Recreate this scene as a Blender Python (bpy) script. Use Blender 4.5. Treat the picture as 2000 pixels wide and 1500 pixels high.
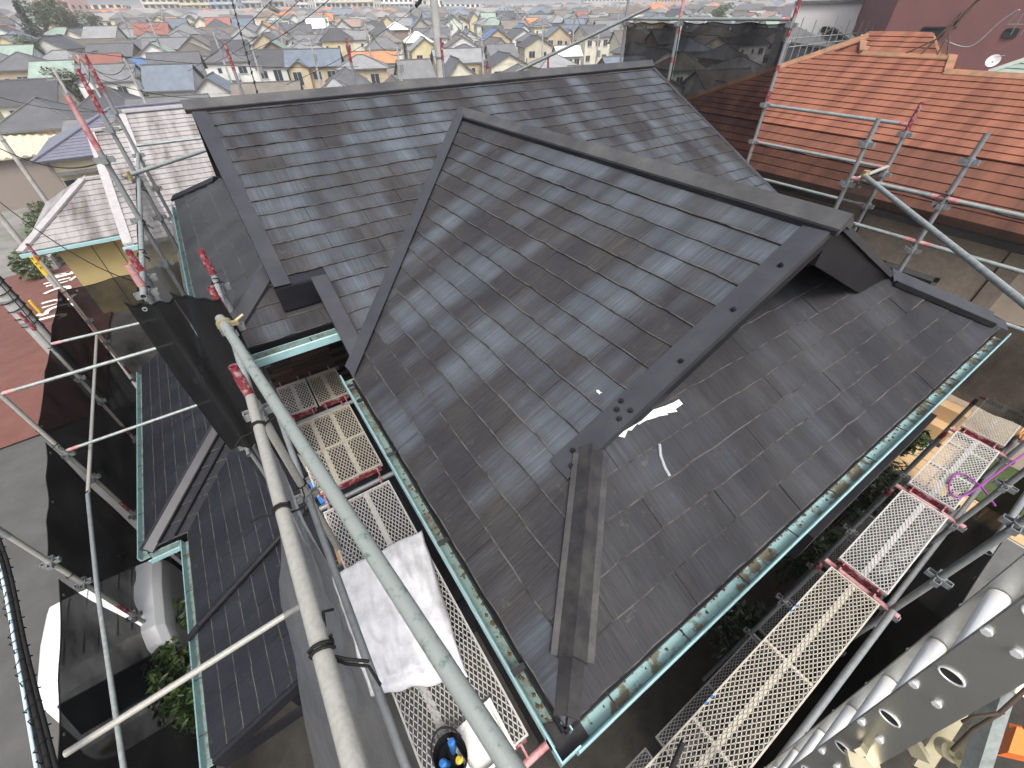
import bpy, bmesh, math, random
from mathutils import Vector, Matrix, noise as mnoise
S = bpy.context.scene
for o in list(bpy.data.objects): bpy.data.objects.remove(o)
R = math.radians
# ------------------------------------------------------------------ camera
F_PX, TH, ROLL, PHI = 822.5125, R(41.43265), R(-.857373), R(33.475953)   # focal (px of 2000), tilt down, roll, heading
EV = 5.6                                            # height of the roof's eave; world X and Y run along the house
AX = Vector((math.cos(PHI), math.sin(PHI), 0)); BX = Vector((-math.sin(PHI), math.cos(PHI), 0))
def c2w(v): return Vector((AX.dot(v), BX.dot(v), v[2]))
CAM = c2w(Vector((-.197, -.358, 2.173))) + Vector((0, 0, EV))
r0 = Vector((1, 0, 0)); fw = Vector((0, math.cos(TH), -math.sin(TH))); dn = Vector((0, -math.sin(TH), -math.cos(TH)))
cr, sr = math.cos(ROLL), math.sin(ROLL)
rt, dw = c2w(cr*r0 - sr*dn), c2w(sr*r0 + cr*dn); fwd = c2w(fw)
cd = bpy.data.cameras.new('camera'); cam = bpy.data.objects.new('camera', cd); S.collection.objects.link(cam)
cam.matrix_world = Matrix(((rt.x, -dw.x, -fwd.x, CAM.x), (rt.y, -dw.y, -fwd.y, CAM.y), (rt.z, -dw.z, -fwd.z, CAM.z), (0, 0, 0, 1)))
cd.sensor_width = 36; cd.lens = F_PX/2000*36; cd.clip_start = .05; cd.clip_end = 6000
S.camera = cam
S.render.resolution_x, S.render.resolution_y = 1024, 768
# ------------------------------------------------------------------ sky, sun, exposure
SUN_EL, SUN_ROT = R(58), R(200)
W = bpy.data.worlds.new('World'); S.world = W; W.use_nodes = True
nt = W.node_tree; bg = nt.nodes['Background']
sky = nt.nodes.new('ShaderNodeTexSky'); sky.sky_type = 'NISHITA'; sky.sun_disc = False
sky.sun_elevation, sky.sun_rotation = SUN_EL, SUN_ROT
sky.air_density, sky.dust_density, sky.ozone_density = 1.0, 6.0, 1.0
hs = nt.nodes.new('ShaderNodeHueSaturation'); hs.inputs['Saturation'].default_value = .45
nt.links.new(sky.outputs[0], hs.inputs['Color']); nt.links.new(hs.outputs[0], bg.inputs['Color'])
bg.inputs['Strength'].default_value = .15
sl = bpy.data.lights.new('sun', 'SUN'); sl.energy = 1.1; sl.angle = R(16); sl.color = (1, .97, .92)
so = bpy.data.objects.new('sun', sl); S.collection.objects.link(so)
sd = Vector((math.sin(SUN_ROT)*math.cos(SUN_EL), math.cos(SUN_ROT)*math.cos(SUN_EL), math.sin(SUN_EL)))
so.rotation_euler = sd.to_track_quat('Z', 'Y').to_euler(); so.location = (0, 0, 40)
S.view_settings.view_transform = 'Standard'; S.view_settings.look = 'None'; S.view_settings.gamma = 1
S.view_settings.exposure = .95
S.render.engine = 'CYCLES'
# ------------------------------------------------------------------ pixel -> place (a pixel gives a direction; the plane it lies on gives the distance)
def ray(px, py):
    u, v = (px-1000)/F_PX, (py-750)/F_PX
    return fwd + rt*u + dw*v
def hit(px, py, n, d):
    r = ray(px, py); n = Vector(n); return CAM + r*((d - n.dot(CAM))/n.dot(r))
def Zp(px, py, z): return hit(px, py, (0, 0, 1), z)
def Xp(px, py, x): return hit(px, py, (1, 0, 0), x)
def Yp(px, py, y): return hit(px, py, (0, 1, 0), y)
def pix(p):
    d = Vector(p)-CAM; z = d.dot(fwd)
    if z < .01: return None
    return 1000+F_PX*d.dot(rt)/z, 750+F_PX*d.dot(dw)/z
# ------------------------------------------------------------------ mesh building
COL = S.collection
ORG = {}
def V(*a): return Vector(a)
class MB:
    def __init__(s): s.v = []; s.f = []; s.sm = []; s.mi = []; s.uv = []
    def face(s, pts, smooth=False, mi=0, uv=None):
        b = len(s.v); s.v += [tuple(p) for p in pts]; s.f.append(list(range(b, b+len(pts)))); s.sm.append(smooth); s.mi.append(mi)
        s.uv += (uv if uv else [(0, 0)]*len(pts)); return s
    def mesh(s, vs, fs, smooth=False, mi=0, uv=None):
        b = len(s.v); s.v += [tuple(p) for p in vs]; s.uv += (uv if uv else [(0, 0)]*len(vs))
        for f in fs: s.f.append([i+b for i in f]); s.sm.append(smooth); s.mi.append(mi)
        return s
    def hexa(s, p, mi=0):   # 8 points: bottom ring, top ring
        return s.mesh(p, [(3, 2, 1, 0), (4, 5, 6, 7), (0, 1, 5, 4), (1, 2, 6, 5), (2, 3, 7, 6), (3, 0, 4, 7)], mi=mi)
    def box(s, x0, x1, y0, y1, z0, z1, mi=0):
        return s.hexa([(x0, y0, z0), (x1, y0, z0), (x1, y1, z0), (x0, y1, z0), (x0, y0, z1), (x1, y0, z1), (x1, y1, z1), (x0, y1, z1)], mi)
    def bar(s, a, b, w, h, up=(0, 0, 1), mi=0):   # box-section bar from a to b
        a, b = Vector(a), Vector(b); d = (b-a).normalized(); up = Vector(up)
        if abs(d.dot(up)) > .99: up = Vector((1, 0, 0))
        x = d.cross(up).normalized()*w/2; y = x.cross(d).normalized()*h/2
        return s.hexa([a-x-y, a+x-y, b+x-y, b-x-y, a-x+y, a+x+y, b+x+y, b-x+y], mi)
    def tube(s, a, b, r, n=12, hollow=False, r2=None, mi=0):
        a, b = Vector(a), Vector(b); d = (b-a).normalized(); r2 = r if r2 is None else r2
        u = d.orthogonal().normalized(); w = d.cross(u)
        cs = [u*math.cos(2*math.pi*i/n)+w*math.sin(2*math.pi*i/n) for i in range(n)]
        s.mesh([a+c*r for c in cs]+[b+c*r2 for c in cs], [(i, (i+1) % n, n+(i+1) % n, n+i) for i in range(n)], True, mi)
        for p, q, rr, fl in ((a, b, r, 1), (b, a, r2, 0)):
            if hollow:
                k = rr*.86; inn = p+(q-p).normalized()*rr*2.2
                vs = [p+c*rr for c in cs]+[p+c*k for c in cs]+[inn+c*k for c in cs]+[inn]
                fs = [(i, n+i, n+(i+1) % n, (i+1) % n) for i in range(n)]+[(n+i, 2*n+i, 2*n+(i+1) % n, n+(i+1) % n) for i in range(n)]+[(2*n+i, 3*n, 2*n+(i+1) % n) for i in range(n)]
                s.mesh(vs, fs if fl else [f[::-1] for f in fs], False, mi)
            else:
                fs = [p+c*rr for c in cs]; s.face(fs[::-1] if fl else fs, mi=mi)
        return s
    def path(s, pts, r, n=6, mi=0):
        pts = [Vector(p) for p in pts]; rings = []; u = None
        for i, p in enumerate(pts):
            d = (pts[min(i+1, len(pts)-1)]-pts[max(i-1, 0)]).normalized()
            u = d.orthogonal().normalized() if u is None else (u-d*u.dot(d)).normalized()
            w = d.cross(u); rings.append([p+(u*math.cos(2*math.pi*k/n)+w*math.sin(2*math.pi*k/n))*r for k in range(n)])
        vs = [q for rg in rings for q in rg]; m = len(pts)
        fs = [(i*n+k, i*n+(k+1) % n, (i+1)*n+(k+1) % n, (i+1)*n+k) for i in range(m-1) for k in range(n)]
        s.mesh(vs, fs, True, mi); s.face(rings[0][::-1], mi=mi); s.face(rings[-1], mi=mi)
        return s
    def slab(s, poly, n, t, mi=0, side=0):   # planar polygon thickened downwards along n by t
        n = Vector(n).normalized()*t; k = len(poly); P = [Vector(p) for p in poly]
        s.face(P, mi=mi); s.face([p-n for p in P][::-1], mi=side)
        for i in range(k): s.face([P[i], P[i]-n, P[(i+1) % k]-n, P[(i+1) % k]], mi=side)
        return s
    def data(s, name, mats=(), off=(0, 0, 0), uv=False):
        me = bpy.data.meshes.new(name); o = Vector(off)
        me.from_pydata([tuple(Vector(p)-o) for p in s.v], [], s.f)
        for m in (mats if isinstance(mats, (list, tuple)) else [mats]): me.materials.append(m)
        me.polygons.foreach_set('use_smooth', s.sm); me.polygons.foreach_set('material_index', s.mi)
        if uv:
            l = me.uv_layers.new(name='UVMap')
            for i, lp in enumerate(me.loops): l.data[i].uv = s.uv[lp.vertex_index]
        me.update(); return me
    def build(s, name, mats, parent=None, loc=None, uv=False, weld=False):
        org = ORG.get(parent.name, V(0, 0, 0)) if parent else (Vector(loc) if loc else V(0, 0, 0))
        me = s.data(name, mats, org, uv)
        if weld:
            bm = bmesh.new(); bm.from_mesh(me); bmesh.ops.remove_doubles(bm, verts=bm.verts, dist=1e-4); bm.to_mesh(me); bm.free()
        o = bpy.data.objects.new(name, me); COL.objects.link(o)
        if parent: o.parent = parent
        else: o.location = org
        ORG[o.name] = org; return o
def thing(name, loc, label, cat, group=None):
    o = bpy.data.objects.new(name, None); COL.objects.link(o); o.location = loc; o.empty_display_size = .1
    ORG[o.name] = Vector(loc); return tag(o, label, cat, group)
def tag(o, label, cat, group=None):
    o['label'] = label; o['category'] = cat
    if group: o['group'] = group
    return o
def kind(o, k): o['kind'] = k; return o
# ------------------------------------------------------------------ materials
def newmat(name):
    m = bpy.data.materials.new(name); m.use_nodes = True; t = m.node_tree; return m, t, t.nodes['Principled BSDF']
def N(t, typ, **k):
    n = t.nodes.new(typ)
    for a, b in k.items():
        if a in n.inputs.keys(): n.inputs[a].default_value = b
        else: setattr(n, a, b)
    return n
def L(t, a, b): t.links.new(a, b)
def ramp(t, fac, stops):
    r = N(t, 'ShaderNodeValToRGB'); e = r.color_ramp.elements
    while len(e) < len(stops): e.new(.5)
    for i, (p, c) in enumerate(stops): e[i].position = p; e[i].color = (*c, 1) if len(c) == 3 else c
    L(t, fac, r.inputs[0]); return r.outputs[0]
def mix(t, f, a, b, blend='MIX'):
    n = t.nodes.new('ShaderNodeMix'); n.data_type = 'RGBA'; n.blend_type = blend
    for sk, v in ((n.inputs[0], f), (n.inputs[6], a), (n.inputs[7], b)):
        if isinstance(v, (int, float)): sk.default_value = v
        elif isinstance(v, tuple): sk.default_value = (*v, 1)
        else: L(t, v, sk)
    return n.outputs[2]
def coords(t, scale=(1, 1, 1), kind_='Object', rot=(0, 0, 0)):
    c = N(t, 'ShaderNodeTexCoord'); m = N(t, 'ShaderNodeMapping'); m.inputs['Scale'].default_value = scale; m.inputs['Rotation'].default_value = rot
    L(t, c.outputs[kind_], m.inputs[0]); return m.outputs[0]
def noise_(t, vec, scale, detail=4, rough=.55):
    n = N(t, 'ShaderNodeTexNoise', Scale=scale, Detail=detail, Roughness=rough); L(t, vec, n.inputs['Vector']); return n.outputs[0]
def bump(t, p, h, strength=.3, dist=.01):
    b = N(t, 'ShaderNodeBump', Strength=strength, Distance=dist); L(t, h, b.inputs['Height']); L(t, b.outputs[0], p.inputs['Normal'])
MAT = {}
def plain(name, col, rough=.6, metal=0., c2=None, sc=8., lo=.35, hi=.7, bs=0., bsc=None, spec=None, stretch=(1, 1, 1)):
    """one colour with a second one worn into it by noise, optional fine relief"""
    m, t, p = newmat(name); p.inputs['Roughness'].default_value = rough; p.inputs['Metallic'].default_value = metal
    if spec is not None: p.inputs['Specular IOR Level'].default_value = spec
    v = coords(t, stretch)
    if c2: L(t, ramp(t, noise_(t, v, sc, 6, .62), [(lo, col), (hi, c2)]), p.inputs['Base Color'])
    else: p.inputs['Base Color'].default_value = (*col, 1)
    if bs: bump(t, p, noise_(t, v, bsc or sc*6, 3), bs, .01)
    MAT[name] = m; return m
def slate_mat(name, base, brown, chalk, amount):
    m, t, p = newmat(name); p.inputs['Roughness'].default_value = .55; p.inputs['Specular IOR Level'].default_value = .17
    c = N(t, 'ShaderNodeTexCoord')
    def uvm(sx, sy, ox=0):
        mp = N(t, 'ShaderNodeMapping'); mp.inputs['Scale'].default_value = (sx, sy, 1); mp.inputs['Location'].default_value = (ox, 0, 0); L(t, c.outputs['UV'], mp.inputs[0]); return mp.outputs[0]
    grain = noise_(t, uvm(95, 4), 1, 3, .75)
    wear = noise_(t, uvm(2.2, 2.2, 3), 1, 5, .6)
    col = mix(t, ramp(t, wear, [(.38, (0, 0, 0)), (.7, (1, 1, 1))]), base, brown)
    col = mix(t, ramp(t, grain, [(.35, (0, 0, 0)), (.65, (.8, .8, .8))]), col, tuple(x*.6 for x in base))
    sp = N(t, 'ShaderNodeSeparateXYZ'); L(t, c.outputs['UV'], sp.inputs[0])
    def mth(op, a, b=0.):
        n = N(t, 'ShaderNodeMath', operation=op)
        for i, x in enumerate((a, b)):
            if isinstance(x, (int, float)): n.inputs[i].default_value = x
            else: L(t, x, n.inputs[i])
        return n.outputs[0]
    vq = mth('DIVIDE', mth('ADD', sp.outputs[1], .002), .182); vr = mth('FLOOR', vq); fr = mth('FRACT', vq)      # course number and place within the course
    def vec(su, sv, o):
        cb = N(t, 'ShaderNodeCombineXYZ'); L(t, mth('MULTIPLY', sp.outputs[0], su), cb.inputs[0]); L(t, mth('MULTIPLY', vr, sv), cb.inputs[1]); cb.inputs[2].default_value = o; return cb.outputs[0]
    n1, n2 = noise_(t, vec(2.3, .17, 3.3), 1, 2, .5), noise_(t, vec(4.3, 1.9, 8.1), 1, 2, .5)
    bl = mth('ADD', mth('MULTIPLY', n1, .74), mth('MULTIPLY', n2, .26))
    a = ramp(t, bl, [(.445, (0, 0, 0)), (.66, (1, 1, 1))])      # chalked bands that run down the slope, broken at each course
    b = ramp(t, fr, [(0., (.6,)*3), (.4, (1, 1, 1)), (1., (.8,)*3)])
    f = ramp(t, noise_(t, uvm(62, 1.6, 2), 1, 3, .7), [(.32, (.35,)*3), (.66, (1, 1, 1))])
    k = mix(t, 1., mix(t, 1., a, b, 'MULTIPLY'), f, 'MULTIPLY'); k = mix(t, 1., k, (amount,)*3, 'MULTIPLY')
    col = mix(t, k, col, chalk)
    scuff = ramp(t, noise_(t, uvm(7, 9, 5), 1, 8, .75), [(.6, (0, 0, 0)), (.72, (.3, .3, .3))])
    col = mix(t, scuff, col, (.17, .16, .145))
    L(t, col, p.inputs['Base Color'])
    hgt = mix(t, .5, grain, noise_(t, uvm(30, 12, 4), 1, 3))
    bump(t, p, hgt, .55, .006)
    MAT[name] = m; return m
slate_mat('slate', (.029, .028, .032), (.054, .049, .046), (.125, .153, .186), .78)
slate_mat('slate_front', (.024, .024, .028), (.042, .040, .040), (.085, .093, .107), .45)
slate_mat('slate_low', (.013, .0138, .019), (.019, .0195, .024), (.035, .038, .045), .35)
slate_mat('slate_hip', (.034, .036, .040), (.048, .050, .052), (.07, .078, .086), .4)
plain('cap_metal', (.030, .031, .037), .36, .0, (.042, .043, .049), 5, bs=.05)
for k_ in ('cap_metal',): MAT[k_].node_tree.nodes['Principled BSDF'].inputs['Specular IOR Level'].default_value = .3
plain('slate_edge', (.080, .077, .073), .9, 0, (.026, .025, .025), 9, .42, .64)
plain('cap_worn', (.021, .020, .022), .5, .0, (.042, .040, .039), 9, .42, .68, .15)
plain('cap_ridge', (.042, .042, .045), .34, 0, (.095, .093, .090), 2.5, .42, .75, .05)
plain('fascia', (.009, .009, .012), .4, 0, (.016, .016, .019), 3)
plain('sealant', (.66, .67, .68), .5, 0, (.5, .52, .54), 20, .45, .75, .3)
plain('gutter_out', (.28, .45, .465), .35, 0, (.20, .35, .36), 14, .45, .8)
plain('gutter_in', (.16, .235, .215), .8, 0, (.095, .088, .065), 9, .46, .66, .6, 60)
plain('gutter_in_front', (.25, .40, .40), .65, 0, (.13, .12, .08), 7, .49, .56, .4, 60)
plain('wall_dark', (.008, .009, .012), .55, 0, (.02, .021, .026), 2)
for i, c in enumerate([(.030, .019, .015), (.045, .028, .022), (.020, .013, .011)]): plain('board%d' % i, c, .5, 0, tuple(x*1.5 for x in c), 14, stretch=(1, 1, 6))
plain('pipe', (.25, .275, .268), .45, .2, (.15, .17, .165), 26, .40, .72, .12, 90)
plain('pipe_green', (.205, .228, .216), .45, .15, (.085, .125, .105), 30, .56, .68, .14, 110)
plain('pipe_grey', (.21, .22, .224), .5, .25, (.15, .155, .16), 22, .45, .75, .08, 60)
plain('pipe_old', (.31, .305, .275), .5, .1, (.235, .23, .205), 55, .42, .75, .14, 110)
plain('pipe_red', (.165, .020, .030), .5, 0, (.36, .22, .22), 30, .50, .62, .1, 60)
plain('pipe_pink', (.40, .22, .22), .55, 0, (.28, .05, .06), 12, .45, .7, .1, 60)
plain('clamp', (.50, .43, .24), .4, .6, (.32, .26, .14), 20)
plain('grate_cream', (.42, .39, .325), .6, 0, (.28, .255, .21), 14, .5, .75)
plain('grate_white', (.47, .46, .44), .55, 0, (.32, .305, .28), 14, .5, .75)
plain('grate_dark', (.20, .20, .20), .7, 0, (.12, .12, .12), 14)
plain('tie', (.012, .012, .012), .7)
plain('orange_roof', (.225, .092, .058), .8, 0, (.135, .053, .035), 2.0, .38, .64, .2, 40, stretch=(.3, 2.4, .3))
plain('orange_dark', (.155, .062, .040), .8, 0, (.08, .036, .025), 2, .35, .68, .2, 40, stretch=(.3, 2.4, .3))
plain('orange_cap', (.26, .12, .065), .75, 0, (.14, .09, .05), 5, .4, .65)
plain('tan_wall', (.66, .55, .43), .8, 0, (.54, .44, .35), 3, bs=.2, bsc=90)
plain('yellow_wall', (.36, .29, .13), .8, 0, (.33, .26, .115), 2, bs=.3, bsc=120)
plain('white_roof', (.28, .265, .265), .75, 0, (.105, .092, .088), 1.8, .42, .66, .1, 40, stretch=(1.1, .22, .22))
plain('white_cap', (.36, .345, .35), .6, 0, (.28, .265, .265), 5)
plain('blue_roof', (.11, .115, .15), .5, 0, (.15, .15, .19), 3)
plain('tile_roof', (.46, .42, .31), .55, 0, (.38, .34, .25), 4, .45, .7)
plain('asphalt', (.095, .093, .09), .9, 0, (.062, .062, .06), 1.2, .3, .7, .5, 140)
plain('red_road', (.125, .053, .042), .9, 0, (.155, .075, .06), 1.5, .35, .7, .4, 140)
plain('road_paint', (.72, .70, .62), .8, 0, (.45, .40, .34), 6, .55, .75)
plain('concrete', (.36, .355, .34), .85, 0, (.24, .235, .22), 3, .35, .7, .25, 40)
plain('glass', (.03, .036, .042), .08)
plain('frame', (.35, .35, .36), .45)
plain('van_white', (.62, .63, .635), .3)
plain('rubber', (.015, .015, .015), .8)
plain('bag_white', (.74, .74, .77), .5, 0, (.50, .50, .53), 5, .45, .7, .35, 60)
plain('plastic_white', (.60, .60, .57), .45)
plain('pouch', (.018, .018, .022), .75)
plain('blue_grip', (.03, .16, .45), .4)
plain('yellow_plastic', (.55, .42, .05), .45)
plain('wood', (.45, .28, .11), .7, 0, (.32, .19, .08), 10, stretch=(1, 8, 1))
plain('alu', (.46, .46, .44), .34, .9, (.44, .44, .42), 12, bs=.04, bsc=80)
plain('alu_bright', (.74, .74, .73), .3, .35)
plain('zinc', (.58, .53, .36), .4, .55, (.45, .40, .28), 9)
plain('orange_plastic', (.75, .17, .03), .45)
plain('purple', (.26, .045, .27), .4)
plain('rope_tan', (.56, .30, .13), .7)
plain('rope_pink', (.42, .20, .18), .7)
plain('yellow_sign', (.62, .42, .03), .5)
plain('bark', (.09, .065, .045), .9, 0, (.05, .036, .026), 12, bs=.5)
plain('maroon', (.150, .066, .065), .8, 0, (.13, .058, .058), 2)
plain('white_wall', (.55, .53, .53), .75, 0, (.48, .47, .47), .6)
plain('green_roof', (.24, .28, .25), .6, 0, (.19, .23, .20), 3)
plain('grey_roof', (.085, .085, .085), .6, 0, (.13, .13, .13), 3)
plain('brown_tile', (.50, .34, .18), .7, 0, (.42, .28, .15), 3)
plain('yard_shade', (.032, .030, .027), .95, 0, (.05, .046, .04), 5, bs=.6)  # yard ground, with the deep shade near the house put into its colour
plain('moss', (.035, .06, .015), .9, 0, (.06, .085, .03), 20, bs=.5)
plain('dish', (.62, .62, .60), .4)
plain('blue_tarp', (.02, .10, .34), .5)
for k_, s_ in (('cap_worn', .25), ('cap_ridge', .35), ('fascia', .2), ('wall_dark', .15), ('tie', .15), ('yard_shade', .1), ('pouch', .2), ('asphalt', .2), ('red_road', .2), ('orange_roof', .2), ('orange_dark', .2), ('slate_edge', .1)): MAT[k_].node_tree.nodes['Principled BSDF'].inputs['Specular IOR Level'].default_value = s_
def leafmat(name, a, b):
    m, t, p = newmat(name); p.inputs['Roughness'].default_value = .5
    L(t, ramp(t, noise_(t, coords(t), 9, 2), [(.35, a), (.65, b)]), p.inputs['Base Color'])
    MAT[name] = m
leafmat('leaf', (.022, .045, .012), (.055, .095, .022)); leafmat('leaf_dark', (.012, .022, .010), (.026, .042, .016)); leafmat('leaf_far', (.05, .075, .028), (.085, .11, .045)); leafmat('leaf_olive', (.085, .09, .035), (.05, .065, .022))
def netmat(name, col, dens, grey=.0):
    """woven mesh cloth: a real see-through weave, mean cover = dens"""
    m, t, p = newmat(name); p.inputs['Base Color'].default_value = (*col, 1); p.inputs['Roughness'].default_value = .8; p.inputs['Specular IOR Level'].default_value = .05
    v = coords(t)
    w1 = N(t, 'ShaderNodeTexNoise', Scale=1.7, Detail=5); L(t, v, w1.inputs['Vector'])
    w2 = N(t, 'ShaderNodeTexWave', Scale=9, Distortion=14, Detail=2); w2.inputs['Detail Scale'].default_value = .8; L(t, v, w2.inputs['Vector'])
    am = min(.10, (1-dens)*.8); a = ramp(t, w1.outputs[0], [(.3, (dens-am,)*3), (.7, (dens+am,)*3)])
    a = mix(t, min(.16, (1-dens)*.6), a, w2.outputs[0], 'SOFT_LIGHT')
    scr = ramp(t, noise_(t, coords(t, (3, 3, 9)), 3, 8, .75), [(.62, (0, 0, 0)), (.75, (.35, .35, .35))])
    L(t, mix(t, scr, col, (.09, .09, .09)), p.inputs['Base Color'])
    L(t, a, p.inputs['Alpha']); MAT[name] = m
netmat('net_black', (.012, .012, .014), .87); netmat('net_dense', (.010, .010, .011), .965); netmat('net_thin', (.05, .043, .038), .42); netmat('net_mid', (.035, .030, .027), .62); netmat('net_grey', (.42, .42, .42), .66); netmat('net_solid', (.012, .012, .013), .97)
def objcol(name, rough, sc, amt, stripes=False, brick=False):
    m, t, p = newmat(name); p.inputs['Roughness'].default_value = rough
    oi = N(t, 'ShaderNodeObjectInfo'); v = coords(t)
    n = ramp(t, noise_(t, v, sc, 5, .6), [(.3, (1-amt,)*3), (.7, (1+amt*.4,)*3)])
    c = mix(t, 1., oi.outputs['Color'], n, 'MULTIPLY')
    if stripes:
        w = N(t, 'ShaderNodeTexWave', Scale=2.1); w.bands_direction = 'Z'; w.wave_profile = 'SAW'; L(t, v, w.inputs['Vector'])
        c = mix(t, 1., c, ramp(t, w.outputs[0], [(0, (.72,)*3), (.25, (1.03,)*3)]), 'MULTIPLY')
    L(t, c, p.inputs['Base Color']); MAT[name] = m
objcol('town_wall', .85, .8, .18); objcol('town_roof', .6, .7, .25, True); objcol('town_flat', .8, .6, .15)
# ================================================================== terrain
def gz(x, y):
    d = math.hypot(x-CAM.x, y-CAM.y)
    pts = [(0, 0), (9, 0), (20, -1.0), (32, -3.6), (48, -6.0), (75, -5.6), (95, -4.0), (130, -2.3), (200, 0), (270, 2.2), (340, 3.6), (420, 4.4), (700, 5.2), (1200, 5.4), (4000, 5.4)]
    for (a, b), (c, e) in zip(pts, pts[1:]):
        if d <= c: k = (d-a)/(c-a); k = k*k*(3-2*k)*.35+k*.65; return b+(e-b)*k
    return pts[-1][1]
mb = MB(); rad = [0, 3, 6, 9]+[11+2*i for i in range(20)]+[ 62, 78, 95, 120, 150, 185, 225, 270, 320, 380, 450, 560, 700, 1000, 1600, 2600, 4000]; na = 180
vs = [(CAM.x+r*math.cos(2*math.pi*i/na), CAM.y+r*math.sin(2*math.pi*i/na), gz(CAM.x+r, CAM.y)) for r in rad for i in range(na)]
mb.mesh(vs, [(a*na+i, (a+1)*na+i, (a+1)*na+(i+1) % na, a*na+(i+1) % na) for a in range(len(rad)-1) for i in range(na)], True)
m, t, p = newmat('ground'); p.inputs['Roughness'].default_value = .95
v = coords(t); n1 = noise_(t, v, .05, 6, .65); n2 = noise_(t, v, .7, 5)
L(t, mix(t, ramp(t, n1, [(.5, (0, 0, 0)), (.62, (1, 1, 1))]), ramp(t, n2, [(.3, (.13, .128, .12)), (.7, (.21, .20, .185))]), ramp(t, n2, [(.3, (.04, .055, .022)), (.7, (.085, .10, .045))])), p.inputs['Base Color'])
bump(t, p, noise_(t, v, 60, 3), .4, .02)
kind(mb.build('ground', m), 'structure')
def sheet(name, poly, mat, up=.012, nsub=1):   # a sheet laid on the terrain
    mb = MB(); mb.face([(x, y, gz(x, y)+up) for x, y in poly]); return kind(mb.build(name, mat), 'structure')
def strip(name, xl, xr, ys, mat, up):
    mb = MB(); vs = []; k = 5
    for y in ys:
        for i in range(k): x = xl(y)+(xr(y)-xl(y))*i/(k-1); vs.append((x, y, gz(x, y)+up))
    mb.mesh(vs, [(a*k+i, a*k+i+1, (a+1)*k+i+1, (a+1)*k+i) for a in range(len(ys)-1) for i in range(k-1)], True)
    return kind(mb.build(name, mat), 'structure')
ys = [i*1.5-8 for i in range(37)]
strip('road', lambda y: -11.5, lambda y: -3.4, ys[:15], MAT['asphalt'], .05)
strip('red_road', lambda y: -11.0-.12*(y-14), lambda y: -5.2-.075*(y-14), [13+i*1.2 for i in range(24)], MAT['red_road'], .09)
strip('yard', lambda y: -3.35, lambda y: 9, [i*1.0-9 for i in range(22)], MAT['yard_shade'], .02)
def text_mesh(body, size, ext=.002):
    c = bpy.data.curves.new('t', 'FONT'); c.body = body; c.size = size; c.extrude = ext; c.offset = .022*size; c.align_x = 'CENTER'; c.align_y = 'CENTER'
    o = bpy.data.objects.new('t', c); COL.objects.link(o); bpy.context.view_layer.update()
    me = bpy.data.meshes.new_from_object(o.evaluated_get(bpy.context.evaluated_depsgraph_get())); bpy.data.objects.remove(o); return me
for i, ch in enumerate('とびだし注意'):
    me = text_mesh(ch, 1.0); me.materials.append(MAT['road_paint'])
    o = bpy.data.objects.new('road_character', me); COL.objects.link(o)
    px, py = [(88, 612), (90, 583), (92, 562), (95, 540), (100, 524), (98, 510)][i]
    q = Zp(px, py, -1.2); q = Zp(px, py, gz(q.x, q.y)+.115); q.z = gz(q.x, q.y)+.115
    o.location = q; o.rotation_euler = (R(-2.5), 0, math.pi+R(4)); o.scale = (1.75, 1.25, 1)
    kind(o, 'structure')
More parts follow.
